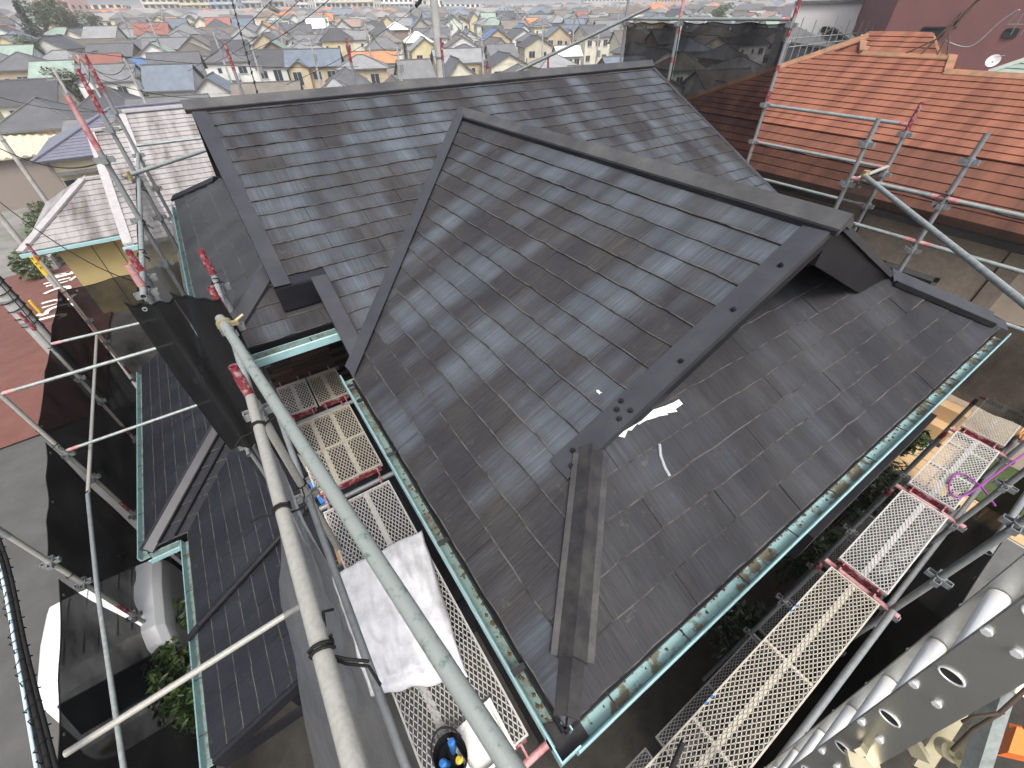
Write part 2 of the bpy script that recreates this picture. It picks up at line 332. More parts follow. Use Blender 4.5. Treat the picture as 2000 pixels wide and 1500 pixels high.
# ================================================================== the slate-roofed house
T = math.tan(R(25.8638)); CT = math.cos(R(25.8638)); ST = math.sin(R(25.8638)); EXP = .182
WX = 2.55; GY = .78; MY = 2.70; RY = 5.77; XL, XR = -.25, 6.42
def clip(poly, a, b, c):    # keep a*u+b*v <= c ; poly items (u, v)
    out = []
    for i in range(len(poly)):
        p, q = poly[i], poly[(i+1) % len(poly)]; dp, dq = a*p[0]+b*p[1]-c, a*q[0]+b*q[1]-c
        if dp <= 0: out.append(p)
        if dp*dq < 0: k = dp/(dp-dq); out.append((p[0]+(q[0]-p[0])*k, p[1]+(q[1]-p[1])*k))
    return out
rs = random.Random(5)
def slate_rows(parent, P0, u, v, rows, mat, name='slate', w=.91, lift=.018, wav=1.3, join=None, uoff=0, seg=9):
    """rows: (k, u_from, u_to, [half-planes]); course k starts k*EXP up the slope"""
    P0, u, v = Vector(P0), Vector(u), Vector(v); n = u.cross(v).normalized(); n = n if n.z > 0 else -n
    for k, ua, ub, hp in rows:
        v0 = k*EXP; st = ua-w+((k % 2)*.5+rs.uniform(-.05, .05))*w
        while st < ub:
            a, b = st+.0015, st+w-.0015; st += w
            if b < ua or a > ub: continue
            tilt = rs.uniform(-.0015, .003); ph = rs.uniform(0, 9)
            low = [(a+(b-a)*i/seg, v0+wav*(.0065*mnoise.noise((a*2+i*.62+ph, k*3.1, 0))+(.003 if i % 3 == 0 else 0))) for i in range(seg+1)]
            bw_ = .006+.003*rs.random(); up_ = [(q0, q1+bw_) for q0, q1 in low]; poly = up_+[(b, v0+EXP+.022), (a, v0+EXP+.022)]; band = low+up_[::-1]
            for h in [(-1, 0, -ua), (1, 0, ub)]+hp:
                poly = clip(poly, *h) if len(poly) > 2 else []; band = clip(band, *h) if len(band) > 2 else []
            if len(poly) < 3: continue
            ar = abs(sum(poly[i][0]*poly[(i+1) % len(poly)][1]-poly[(i+1) % len(poly)][0]*poly[i][1] for i in range(len(poly))))/2
            if ar < .0015: continue
            mb = join or MB()
            top = [P0+u*q[0]+v*q[1]+n*(lift+tilt-.058*(q[1]-v0)) for q in poly]; bot = [q-n*.0085 for q in top]
            c = len(top); uvs = [(q[0]+uoff, q[1]) for q in poly]
            # orientation
            nn = (top[1]-top[0]).cross(top[-1]-top[0])
            fs = [list(range(c))]+[(i, c+i, c+(i+1) % c, (i+1) % c) for i in range(c)]
            mb.mesh(top+bot, fs[:1], False, 0, uvs+uvs); b_ = len(mb.v)-2*c
            for f_ in fs[1:]: mb.f.append([i+b_ for i in f_]); mb.sm.append(False); mb.mi.append(0)
            if len(band) > 2:
                tb = [P0+u*q[0]+v*q[1]+n*(lift+tilt-.058*(q[1]-v0)) for q in band]; b2 = [q-n*.0085 for q in tb]; c2 = len(tb)
                mb.mesh(tb+b2, [list(range(c2))]+[(i, c2+i, c2+(i+1) % c2, (i+1) % c2) for i in range(c2)], False, 1)
            if join is None: mb.build(name, [mat, MAT['slate_edge']], parent, uv=True)
H = thing('slate_roof_house', (0, 0, 0), 'two-storey house with dark slate roof under repair, filling the middle', 'house')
# ---- roof decks under the slates (bmesh slabs)
def deck(name, polys, mat, th=.10, parent=H):
    mb = MB()
    for poly, n in polys: mb.slab(poly, n, th)
    return mb.build(name, mat, parent)
nL, nR, nF = (-ST, 0, CT), (ST, 0, CT), (0, -ST, CT); zr = EV+T*WX; zm = EV+T*(RY-MY)
wing_roof = deck('wing_roof', [([(0, 0, EV), (WX, GY+.02, zr), (WX, 5.25, zr), (0, 2.70, EV)][:1]+[(0.80, .80, EV+T*.8), (.80, GY+.02, EV+T*.8), (WX, GY+.02, zr), (WX, 5.25, zr), (0, 2.70, EV)], nL)], MAT['slate_low'])
hp = [(-1, 1, 2.66)]   # filled below per slope
# left slope of the wing: u along +y, v up-slope (+x)
uL, vL = V(0, 1, 0), V(CT, 0, ST)
rows = []
for k in range(-0, 16):
    x = k*EXP*CT
    hps = [(1, -1*CT, 2.70)]                        # valley: y <= 2.70 + x   (x = v*CT)
    if x < .75: hps += [(-1, CT, -.0)]              # hip: y >= x
    else: hps += [(-1, 0, -(GY+.10))]
    hps += [(0, 1, WX/CT-.02)]
    rows.append((k, -.1, 5.4, hps))
slate_rows(wing_roof, (0, 0, EV), uL, vL, rows, MAT['slate'], uoff=3.3)
# right slope of the wing (turned away): plain sheet
deck('wing_roof_far_slope', [([(2*WX, 0, EV), (2*WX, 2.7, EV), (WX, 5.25, zr), (WX, GY+.02, zr), (4.3, GY+.02, EV+T*.8), (4.3, .8, EV+T*.8)], nR)], MAT['slate_low'])
# front hip slope, running on into the recess under the gablet
front_roof = deck('front_roof', [([(0, 0, EV), (2*WX, 0, EV), (2*WX-.8, .8, EV+T*.8), (2*WX-1.44, 1.40, EV+T*1.40), (1.44, 1.40, EV+T*1.40), (.8, .8, EV+T*.8)], nF)], MAT['slate_low'])
rows = [(k, -.05, 5.15, [(-1, CT, 0), (1, CT, 2*WX)] + ([] if k < 4 else [])) for k in range(0, 9)]
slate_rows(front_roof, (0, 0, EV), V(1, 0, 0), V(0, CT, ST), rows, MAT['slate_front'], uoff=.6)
# main slope: u along +x, v up-slope (+y)
main_roof = deck('main_roof', [([(XL, 3.6, EV+T*.9), (.9, 3.6, EV+T*.9), (2.55, 5.25, zr), (WX, RY, zm), (XL, RY, zm)], nF), ([(.06, 2.76, EV+T*.06), (.9, 3.6, EV+T*.9), (.06, 3.6, EV+T*.9)], nF),
    ([(WX, 5.25, zr), (5.1, 2.70, EV), (XR, 2.70, EV), (XR, RY, zm), (WX, RY, zm)], nF)], MAT['slate_low'])
rows = []
for k in range(0, 19):
    y = MY+k*EXP*CT; top = RY-.0
    if y < 5.16:
        rows.append((k, XL+.13 if y > 3.55 else .19, 3.2, [(1, -CT, 0)]+[(0, 1, (RY-MY)/CT)]))
        rows.append((k, 2.0, XR-.03, [(-1, -CT, -5.1), (0, 1, (RY-MY)/CT)]))
    else: rows.append((k, XL+.13, XR-.03, [(0, 1, (RY-MY)/CT)]))
slate_rows(main_roof, (0, MY, EV), V(1, 0, 0), V(0, CT, ST), rows, MAT['slate'], uoff=11.7)
deck('main_roof_far_slope', [([(XL, RY, zm), (XR, RY, zm), (XR, 8.84, EV), (XL, 8.84, EV)], (0, ST, CT))], MAT['slate_low'])
# hip skirt on the left end of the main roof
ZH, HX, HY0, HY1 = 5.70, -.90, 3.37, 8.17
hip_roof = deck('side_hip_roof', [([(HX, HY0, ZH), (HX, HY1, ZH), (HX+.9, HY1-.9, ZH+T*.9), (HX+1.1, HY1-1.0, ZH+T*1.1), (HX+1.1, HY0+1.0, ZH+T*1.1), (HX+.9, HY0+.9, ZH+T*.9)], nL),
    ([(HX, HY0, ZH), (.45, HY0, ZH), (.45, HY0+.75, ZH+T*.75), (HX+.75, HY0+.75, ZH+T*.75)], nF)], MAT['slate_low'])
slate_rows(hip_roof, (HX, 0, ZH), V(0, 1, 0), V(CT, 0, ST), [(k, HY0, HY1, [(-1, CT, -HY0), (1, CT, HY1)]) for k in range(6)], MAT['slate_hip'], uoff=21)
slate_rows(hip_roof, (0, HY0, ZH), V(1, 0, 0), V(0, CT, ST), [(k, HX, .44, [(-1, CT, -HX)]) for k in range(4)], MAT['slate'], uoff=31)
# ---- ridge caps, hips, verges, valleys
def cap(name, a, b, wl, wr, nl, nr, mat, up=.05, th=.012, parent=H, lip=.03, seg=None):
    """folded metal cap along a-b; wings lie on the two slopes (unit down-slope vectors nl, nr)"""
    a, b, nl, nr = Vector(a), Vector(b), Vector(nl).normalized(), Vector(nr).normalized(); U = V(0, 0, up); mb = MB()
    d = (b-a).normalized(); L_ = (b-a).length; k = seg or max(1, round(L_/1.82)); 
    for i in range(k):
        p, q = a+d*L_*i/k, a+d*(L_*(i+1)/k-.0)
        U2 = U+V(0, 0, .002*(i % 2))
        for w, s in ((wl, nl), (wr, nr)):
            e0, e1 = p+U2, q+U2
            f0, f1 = p+s*w+U2*.55, q+s*w+U2*.55
            g0, g1 = f0-V(0, 0, lip), f1-V(0, 0, lip)
            mb.face([e0, f0, f1, e1] if s is nl else [e0, e1, f1, f0]); mb.face([f0, g0, g1, f1] if s is nl else [f0, f1, g1, g0])
        if i in (0, k-1):
            for z_, p_ in ((0, p), (1, q)):
                if (i == 0 and z_ == 0) or (i == k-1 and z_ == 1):
                    mb.face([p_+U2, p_+nl*wl+U2*.55, p_+nl*wl+U2*.55-V(0, 0, lip), p_-V(0, 0, .0), p_+nr*wr+U2*.55-V(0, 0, lip), p_+nr*wr+U2*.55])
    return mb.build(name, mat, parent)
dL, dRr, dF, dB = V(-CT, 0, -ST), V(CT, 0, -ST), V(0, -CT, -ST), V(0, CT, -ST)
def ridge(a, b, d1, d2, mat):
    o = cap('ridge_cap', a, b, .088, .088, d1, d2, mat, .072, lip=.04)
    for d in (d1, d2):   # batten showing under the cap's edge
        mb = MB(); mb.bar(Vector(a)+d*.104+V(0, 0, .028), Vector(b)+d*.104+V(0, 0, .028), .022, .026); mb.build('batten', MAT['fascia'], o)
    n = int((Vector(b)-Vector(a)).length/.46)
    for i in range(n):
        p = Vector(a).lerp(Vector(b), (i+.6)/n)+d1*.090+V(0, 0, .028); mb = MB(); mb.tube(p, p+V(d1.x, d1.y, 0)*.014, .007, 6); mb.build('cap_nail', MAT['fascia'], o)
    return o
ridge((WX, GY-.05, zr), (WX, 5.33, zr), dL, dRr, MAT['cap_ridge'])
ridge((XL-.05, RY, zm), (XR+.03, RY, zm), dF, dB, MAT['cap_ridge'])
# valley flashing between wing and main slope
val = MB(); a0, a1 = V(0, 2.70, EV+.02), V(WX, 5.25, zr+.02); w1 = V(0, CT, ST)*.05; w2 = V(-CT*0, -1, 0)*.12
val.mesh([a0+V(-.02, .06, .035), a1+V(-.02, .06, .035), a1+V(0, -.10, .03), a0+V(0, -.10, .03), a0+V(-.02, .06, -.02), a1+V(-.02, .06, -.02)], [(3, 2, 1, 0), (0, 1, 5, 4)])
val.build('valley_flashing', MAT['cap_metal'], H)
# hip caps of the front slope (worn capping, a wide loose board-like upper piece over a narrow one)
hp0, hp1 = V(0, 0, EV), V(.8, .8, EV+T*.8)
hl = V(-.0, 1, 0)*1.0; sl_, sf_ = V(-.72, .72, 0).normalized(), V(.72, -.72, 0).normalized()
c1 = cap('hip_cap', hp0+V(.02, .02, .01), hp0.lerp(hp1, .46), .058, .058, sl_+V(0, 0, -.40), sf_+V(0, 0, -.40), MAT['cap_worn'], .045, seg=1)
cap('hip_cap', hp0.lerp(hp1, .19), hp0.lerp(hp1, 1.0), .068, .068, sl_+V(0, 0, -.36), sf_+V(0, 0, -.36), MAT['cap_worn'], .072, lip=.03, seg=1)
mb = MB()
for s in (sl_, sf_):
    mb.bar(hp0.lerp(hp1, .20)+s*.079+V(0, 0, -.012), hp0.lerp(hp1, .98)+s*.079+V(0, 0, -.012), .03, .05)
mb.build('hip_batten', MAT['cap_worn'], c1)
hq0, hq1 = V(2*WX, 0, EV), V(2*WX-.8, .8, EV+T*.8); s1_, s2_ = V(-.72, -.72, 0).normalized(), V(.72, .72, 0).normalized()
c2 = cap('hip_cap', hq0.lerp(hq1, .13), hq1, .11, .11, s1_+V(0, 0, -.31), s2_+V(0, 0, -.31), MAT['cap_metal'], .07, seg=1)
cap('hip_cap', hq0, hq0.lerp(hq1, .16), .09, .09, s1_+V(0, 0, -.31), s2_+V(0, 0, -.31), MAT['cap_metal'], .04, seg=1)
mb = MB(); mb.bar(hq0.lerp(hq1, .16)+s1_*.135+V(0, 0, -.0), hq1+s1_*.135, .025, .04); mb.build('hip_batten', MAT['fascia'], c2)
# gablet verge: broad flashing on the slope plus deep bargeboard, both sides
def verge(a, b, out, inw, wid, drop, mat, face_mat, slope_n, parent=H, screws=()):
    a, b, out, inw, n = Vector(a), Vector(b), Vector(out), Vector(inw), Vector(slope_n)
    mb = MB(); up = n*.03
    o0, o1 = a+up, b+up; i0, i1 = a+inw*wid+n*.022, b+inw*wid+n*.022
    mb.face([o0, i0, i1, o1]); mb.face([i0, i0-n*.02, i1-n*.02, i1]); mb.face([o0, o1, o1-V(0, 0, .05), o0-V(0, 0, .05)])
    vg = mb.build('verge_flashing', mat, parent)
    m2 = MB(); d = V(0, 0, drop); q = inw*.03
    m2.hexa([a+q-d, a+q*2-d, b+q*2-d, b+q-d, a+q+n*.012, a+q*2+n*.012, b+q*2+n*.012, b+q+n*.012]); m2.build('bargeboard', face_mat, vg)
    for (k, off) in screws:
        p = a.lerp(b, k)+inw*off+n*.03; m3 = MB(); m3.tube(p, p+n*.012, .016, 10, r2=.012); m3.tube(p+n*.012, p+n*.018, .007, 6); m3.build('screw', MAT['fascia'], vg)
    return vg
vy = GY-.02
verge((.62, vy, EV+T*.62), (WX, vy, zr), (0, -1, 0), (0, 1, 0), .155, .16, MAT['cap_metal'], MAT['fascia'], nL, screws=[(.03, .04), (.06, .10), (.20, .05), (.215, .10), (.235, .04), (.24, .12), (.42, .05), (.62, .06), (.80, .06)])
verge((WX, vy, zr), (4.34, vy, EV+T*(5.1-4.34)), (0, -1, 0), (0, 1, 0), .06, .26, MAT['cap_metal'], MAT['fascia'], nR)
# boarded soffit behind the right-hand bargeboard and the gablet wall deep in the recess
mb = MB(); mb.face([(WX, vy+.06, zr-.14), (4.36, vy+.06, EV+T*.74-.14), (4.36, 1.38, EV+T*.74-.14), (WX, 1.38, zr-.14)]); mb.face([(WX, vy+.06, zr-.14), (WX, 1.38, zr-.14), (.7, 1.38, EV+T*.7-.14), (.7, vy+.06, EV+T*.7-.14)])
mb.build('soffit', MAT['fascia'], H)
mb = MB(); mb.hexa([(1.0, 1.34, EV+.45), (4.1, 1.34, EV+.45), (4.1, 1.40, EV+.45), (1.0, 1.40, EV+.45), (2.45, 1.34, zr-.05), (2.65, 1.34, zr-.05), (2.65, 1.40, zr-.05), (2.45, 1.40, zr-.05)]); mb.build('gablet_wall', MAT['wall_dark'], H)
mb = MB(); mb.face([(3.02, 1.30, 6.18), (3.02, .98, 6.02), (3.45, .98, 6.02)]); 
# curling sealant strip and a smear on the front slope
mb = MB(); pts = []
for i in range(15):
    k = i/14; p = V(.98+.50*k, .80+.02*math.sin(k*5), 0); p.z = EV+T*p.y+.022; w = .046*(.6+.4*math.sin(i*1.7)**2)*(1 if i not in (0, 14) else .55)
    pts.append((p+V(-.01*math.sin(i*2.1), w*.2, .01), p+V(.02*math.sin(i*3.3), -w, -w*T+.003)))
mb.mesh([q for pr in pts for q in pr], [(2*i, 2*i+1, 2*i+3, 2*i+2) for i in range(14)]); mb.build('sealant', MAT['sealant'], front_roof)
mb = MB(); pts = [FSp for FSp in [hit(1288, 868, nF, Vector(nF).dot(V(0, 0, EV))+.018), hit(1290, 890, nF, Vector(nF).dot(V(0, 0, EV))+.018), hit(1298, 912, nF, Vector(nF).dot(V(0, 0, EV))+.018), hit(1308, 930, nF, Vector(nF).dot(V(0, 0, EV))+.018)]]
plain('smear', (.30, .33, .37), .6, 0, (.16, .17, .19), 30); mb.path(pts, .010, 5); mb.build('sealant_smear', MAT['smear'], front_roof)
for (px, py, sz) in [(1170, 766, .016), (505+240, 0, 0)][:1]:
    q = hit(px, py, nL, Vector(nL).dot(V(0, 0, EV))+.02); mb = MB(); mb.mesh([q+V(math.cos(a)*sz*(.5+.5*(i % 2)), math.sin(a)*sz*(1.4 if i % 3 else .5), 0) for i, a in enumerate([j*.785 for j in range(8)])], [tuple(range(8))]); mb.build('paint_chip', MAT['sealant'], wing_roof)
# main roof verges, step and eave edge on the left
vl = verge((XL, 3.6, EV+T*.9), (XL, RY, zm), (-1, 0, 0), (1, 0, 0), .135, .20, MAT['cap_metal'], MAT['fascia'], nF)
verge((.05, 2.74, EV+T*.04), (.05, 3.6, EV+T*.9), (-1, 0, 0), (1, 0, 0), .135, .16, MAT['cap_metal'], MAT['fascia'], nF)
verge((XR, 2.72, EV), (XR, RY, zm), (1, 0, 0), (-1, 0, 0), .05, .2, MAT['cap_metal'], MAT['fascia'], nF)
mb = MB(); mb.box(XL, .06, 3.56, 3.60, EV+T*.9-.20, EV+T*.9+.005); mb.box(-.20, .20, 3.60, 4.1, EV+T*.9-.24, EV+T*.9-.12); mb.build('eave_board', MAT['fascia'], main_roof)
cap('hip_cap', (HX, HY0, ZH+.01), (HX+.72, HY0+.72, ZH+T*.72+.01), .105, .10, sl_+V(0, 0, -.31), sf_+V(0, 0, -.31), MAT['cap_metal'], .06, seg=1)
cap('hip_cap', (HX, HY1, ZH+.01), (HX+.62, HY1-.62, ZH+T*.62+.01), .07, .07, V(-.7, -.7, -.31), V(.7, .7, -.31), MAT['fascia'], .06, seg=1)
# ---- gutters: open box channel with brackets and silt
def gutter(a, b, out, inner, name='gutter', w=.090, h=.075, drop=.046, brackets=True, hole=None):
    a, b, o = Vector(a), Vector(b), Vector(out); d = (b-a).normalized(); a = a-V(0, 0, drop); b = b-V(0, 0, drop)
    prof = [(.0, 0), (.008, -h), (w-.012, -h), (w, 0), (w+.006, .006), (w+.012, -.002), (w+.012, -h*.92), (w-.004, -h-.006), (.0, -h-.006), (-.006, 0)]
    mb = MB(); k = len(prof)
    vs = [p+o*x+V(0, 0, z) for p in (a, b) for x, z in prof]
    for i in range(k):
        j = (i+1) % k; mb.mesh([vs[i], vs[j], vs[k+j], vs[k+i]], [(0, 1, 2, 3)], mi=1 if i < 2 else (2 if i == 2 else 0))
    mb.face([vs[i] for i in range(k)]); mb.face([vs[k+i] for i in range(k)][::-1])
    g = mb.build(name, [MAT['gutter_out'], inner, MAT['gutter_out']], H)
    if brackets:
        n = max(2, int((b-a).length/.455))
        for i in range(n):
            p = a.lerp(b, (i+.5)/n); m2 = MB(); m2.bar(p-V(0, 0, .012), p+o*(w+.0)-V(0, 0, .004), .007, .004); m2.build('gutter_bracket', MAT['cap_worn'], g)
    return g
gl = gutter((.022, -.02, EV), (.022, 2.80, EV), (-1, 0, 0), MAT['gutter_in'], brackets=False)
for y in (.28, 1.02, 1.78, 2.62):
    mb = MB(); mb.bar((-.005, y, EV-.044), (-.072, y, EV-.042), .03, .004); mb.build('gutter_joint', MAT['cap_worn'], gl)
mb = MB(); mb.tube((-.03, 2.50, EV-.122), (-.03, 2.50, EV-.1175), .024, 16); mb.build('drain_hole', MAT['rubber'], gl)
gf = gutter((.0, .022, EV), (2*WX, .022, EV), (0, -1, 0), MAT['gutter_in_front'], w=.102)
mb = MB(); mb.hexa([(-.072, -.072, EV-.125), (.08, -.072, EV-.125), (.08, .0, EV-.125), (-.072, .08, EV-.125), (-.072, -.072, EV-.110), (.08, -.072, EV-.110), (.08, 0, EV-.110), (-.072, .08, EV-.110)]); mb.build('gutter_corner', MAT['cap_worn'], gf)
mb = MB(); mb.box(-.080, -.073, -.080, .02, EV-.127, EV-.04); mb.box(-.073, .02, -.080, -.073, EV-.127, EV-.04); mb.build('gutter_corner_lip', MAT['gutter_out'], gf)
gutter((HX+.022, HY0, ZH), (HX+.022, HY1+.05, ZH), (-1, 0, 0), MAT['gutter_in'])
gutter((HX, HY0-.018, ZH), (.10, HY0-.018, ZH), (0, -1, 0), MAT['gutter_in'])
# silt and debris lying in the gutters
mb = MB(); rr = random.Random(3)
for i in range(260):
    if i % 2: x, y = -.01-rr.random()**2*.035, rr.uniform(0, 2.75)
    else: x, y = rr.uniform(0, 5.0), -.01-rr.random()**2*.035
    s = rr.uniform(.003, .012); a = rr.uniform(0, 3); z = EV-.120
    mb.mesh([(x+math.cos(a)*s*1.6, y+math.sin(a)*s*1.6, z), (x-math.sin(a)*s, y+math.cos(a)*s, z), (x-math.cos(a)*s, y-math.sin(a)*s, z), (x+math.sin(a)*s, y-math.cos(a)*s, z), (x, y, z+s*.8)], [(0, 1, 4), (1, 2, 4), (2, 3, 4), (3, 0, 4)])
kind(mb.build('gutter_debris', plain('silt', (.075, .06, .04), .95, 0, (.12, .09, .05), 30), gl), 'stuff')
# ---- walls, soffits, boards
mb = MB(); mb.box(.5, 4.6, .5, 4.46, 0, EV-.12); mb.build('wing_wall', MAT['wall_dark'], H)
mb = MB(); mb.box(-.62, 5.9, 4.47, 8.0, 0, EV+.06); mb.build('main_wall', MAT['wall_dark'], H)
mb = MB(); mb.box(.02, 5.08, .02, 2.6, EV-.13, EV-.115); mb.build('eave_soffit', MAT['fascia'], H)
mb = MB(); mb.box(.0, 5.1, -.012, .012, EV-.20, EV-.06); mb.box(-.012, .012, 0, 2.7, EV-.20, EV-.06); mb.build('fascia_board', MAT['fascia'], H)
mb = MB(); mb.box(1.95, 3.85, -.125, .5, EV-.62, EV-.34); mb.build('shutter_box', MAT['fascia'], H)
bw = [MB(), MB(), MB()]
for b_ in bw: b_.box(0, .44, 0, .012, 0, .055)
bme = [b_.data('siding_board', MAT['board%d' % i]) for i, b_ in enumerate(bw)]
for r_ in range(36):
    for c_ in range(4):
        x = -.62+c_*.45+(r_ % 2)*.22-.2
        if x < -.83 or x > .5-.44: continue
        o = bpy.data.objects.new('siding_board', bme[rs.choice([0, 0, 1, 2])]); COL.objects.link(o); o.parent = H; o.location = (x, 4.452, EV-.02-r_*.06)
# ---- lower (ground-floor) roof on the left
ZL = 2.9; XA, XB, YS = -2.25, -2.70, 4.4; XT = .3
low = deck('lower_roof', [([(XA, 1.8, ZL), (XA, YS, ZL), (XT, YS+XT-XA, ZL+T*(XT-XA)), (XT, 1.8, ZL+T*(XT-XA))], nL),
    ([(XA, YS, ZL), (XB, YS, ZL), (XT, YS+XT-XB, ZL+T*(XT-XB)), (XT, YS+XT-XA, ZL+T*(XT-XA))], nF),
    ([(XB, YS, ZL), (XB, 8.7, ZL), (XT-.9, 8.7, ZL+T*(XT-.9-XB)), (XT, YS+XT-XB, ZL+T*(XT-XB))], nL)], MAT['slate_low'])
jm = MB()
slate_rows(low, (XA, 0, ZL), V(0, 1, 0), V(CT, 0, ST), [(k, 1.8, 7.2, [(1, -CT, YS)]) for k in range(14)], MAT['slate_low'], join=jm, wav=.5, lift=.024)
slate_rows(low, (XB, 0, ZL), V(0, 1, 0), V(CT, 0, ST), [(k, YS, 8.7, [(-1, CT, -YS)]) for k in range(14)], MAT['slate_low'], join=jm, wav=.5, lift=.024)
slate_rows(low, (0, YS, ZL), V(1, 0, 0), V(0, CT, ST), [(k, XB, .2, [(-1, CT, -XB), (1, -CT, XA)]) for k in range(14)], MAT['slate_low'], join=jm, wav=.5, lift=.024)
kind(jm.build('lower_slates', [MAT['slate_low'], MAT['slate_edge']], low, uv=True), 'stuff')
c3 = cap('hip_cap', (XB, YS, ZL+.01), (XB+1.5, YS+1.5, ZL+T*1.5+.01), .10, .10, sl_+V(0, 0, -.31), sf_+V(0, 0, -.31), MAT['cap_metal'], .06, seg=1)
mb = MB()
for off in (.13, .30): mb.bar((XB+.02+off, YS, ZL+.03+.02), (XB+off+1.5, YS+1.5, ZL+T*1.5+.05), .02, .03)
mb.build('valley_flashing', MAT['fascia'], H)
gutter((XA-.018, 1.8, ZL), (XA-.018, YS-.02, ZL), (-1, 0, 0), MAT['gutter_in'])
gutter((XB-.018, YS, ZL), (XB-.018, 8.7, ZL), (-1, 0, 0), MAT['gutter_in'])
gutter((XB, YS-.018, ZL), (XA-.13, YS-.018, ZL), (0, -1, 0), MAT['gutter_in'], brackets=False)
mb = MB(); mb.tube((XA-.10, 3.02, ZL-.02), (XA+.05, 3.04, ZL+.09), .034, 12); mb.tube((XA+.05, 3.04, ZL+.09), (-.4, 3.36, ZL+T*1.85+.07), .034, 12); mb.build('downpipe', MAT['fascia'], H)
mb = MB(); mb.box(XA, XT, 1.765, 1.80, ZL-.26, ZL-.10); 
mb.hexa([(XA, 1.76, ZL-.14), (XT, 1.76, ZL+T*(XT-XA)-.14), (XT, 1.80, ZL+T*(XT-XA)-.14), (XA, 1.80, ZL-.14), (XA, 1.76, ZL+.01), (XT, 1.76, ZL+T*(XT-XA)+.01), (XT, 1.80, ZL+T*(XT-XA)+.01), (XA, 1.80, ZL+.01)])
mb.build('lower_verge_board', MAT['fascia'], H)
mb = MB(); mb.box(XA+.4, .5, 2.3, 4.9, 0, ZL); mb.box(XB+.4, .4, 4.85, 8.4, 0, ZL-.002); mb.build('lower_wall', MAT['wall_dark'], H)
# ================================================================== scaffolding
PR = .0243
def coupler(p, par, mat='pipe_grey'):
    mb = MB(); x, y, z = p; mb.tube((x, y, z-.035), (x, y, z+.035), .034, 10)
    for dx, dy in ((1, 0), (-1, 0), (0, 1), (0, -1)):
        cx, cy = x+dx*.055, y+dy*.055
        for s in (-1, 1): mb.bar((x+dx*.03+dy*.02*s, y+dy*.03+dx*.02*s, z), (x+dx*.075+dy*.02*s, y+dy*.075+dx*.02*s, z), .006, .045)
        mb.bar((x+dx*.075-dy*.023, y+dy*.075-dx*.023, z), (x+dx*.075+dy*.023, y+dy*.075+dx*.023, z), .006, .045)
    return mb.build('coupler', MAT[mat], par)
def post(par, x, y, z0, z1, mat='pipe_grey', top=None, rings=(), spig=None, rm='pipe_grey'):
    a = z1-(top[0] if top else 0); mb = MB(); mb.tube((x, y, z0), (x, y, a), PR, 12, hollow=not top); o = mb.build('post', MAT[mat], par)
    if top:
        mb = MB(); mb.tube((x, y, a), (x, y, a+(z1-a)*.62), PR+.0015, 14); mb.tube((x, y, a+(z1-a)*.60), (x, y, z1), PR-.002, 14, hollow=True); mb.build('post_top', MAT[top[1]], o)
    for z in rings: coupler((x, y, z), o, rm)
    return o
def rail(par, a, b, mat='pipe', r=.0213, name='rail', red=False):
    mb = MB(); mb.tube(a, b, r, 12, hollow=True); o = mb.build(name, MAT[mat], par)
    if red:
        a, b = Vector(a), Vector(b); d = (b-a).normalized(); 
        for e, s in ((a, d), (b, -d)): mb = MB(); mb.tube(e+s*.02, e+s*.12, r+.002, 12); mb.build('rail_end', MAT['pipe_pink'], o)
    return o
def tie(par, p, seed, sz=.05, ax=None):
    q = random.Random(seed); mb = MB(); p = Vector(p)
    for w_ in range(2 if ax else 1): mb.path([p+(V(math.cos(a*.7)*.028, .006*a*.4+.012*w_, math.sin(a*.7)*.028) if ax == 'y' else V(math.cos(a*.9)*.034, math.sin(a*.9)*.034, .004*a)) for a in range(10)], .005, 5)
    for k in range(3):
        d = V(q.uniform(-1, 1), q.uniform(-1, 1), q.uniform(-.8, .2)).normalized()*sz*q.uniform(.8, 1.7); e = V(q.uniform(-1, 1), q.uniform(-1, 1), -1)*sz*.4
        mb.path([p, p+d*.5+e*.2, p+d, p+d*1.3+e], .0042, 5)
    return mb.build('tie_cord', MAT['tie'], par)
R_LV = (2.9, 3.38, 3.85, 4.33, 4.8, 5.28, 5.75, 6.22, 6.70)
# --- left row beside the eave (inner x = -0.62, outer x = -1.10)
SL = thing('scaffold', (-.85, 3, 0), 'grey pipe scaffold standing along the left eave, red-tipped posts', 'scaffold')
for i, (y, z1) in enumerate([(3.74, 6.43), (3.02, 6.43), (2.01, 6.43), (.30, 4.40)]):
    post(SL, -.62, y, 0, z1, 'pipe_old' if i else 'pipe_grey', (.20, 'pipe_red'), (4.33, 5.28, 6.1) if i < 3 else (4.33,))
for y, z1, tp in [(4.16, 6.40, 'pipe_red'), (3.86, 6.40, 'pipe_pink')]: post(SL, -1.1, y, 0, z1, 'pipe_grey', (.18, tp), (4.33, 5.28, 6.15))
for y, z1 in [(5.55, 7.28), (7.25, 7.36), (8.8, 7.42)]: post(SL, -1.1 if y < 8 else -1.1, y, 0, z1, 'pipe_grey', (.42, 'pipe_red' if y > 6 else 'pipe_pink'), (4.8, 5.28, 5.75, 6.22, 6.78), rm='pipe_grey')
rail(SL, (-1.1, 8.9, 6.24), (-1.1, 3.7, 6.20), 'pipe')
rail(SL, (-1.1, 8.9, 5.28), (-1.1, 3.7, 5.26), 'pipe_grey'); rail(SL, (-1.1, 8.9, 4.33), (-1.1, 3.7, 4.33), 'pipe_grey')
rail(SL, (-.62, 2.02, 6.22), (-.55, -.35, 6.74), 'pipe_old', .0243)
rail(SL, (-.62, 3.74, 6.2), (-.62, 2.02, 6.2), 'pipe'); rail(SL, (-.62, 3.74, 5.28), (-.62, .0, 5.28), 'pipe_grey')
bt, bb = Xp(430, 622, -.585), CAM+ray(985, 1478)*.80
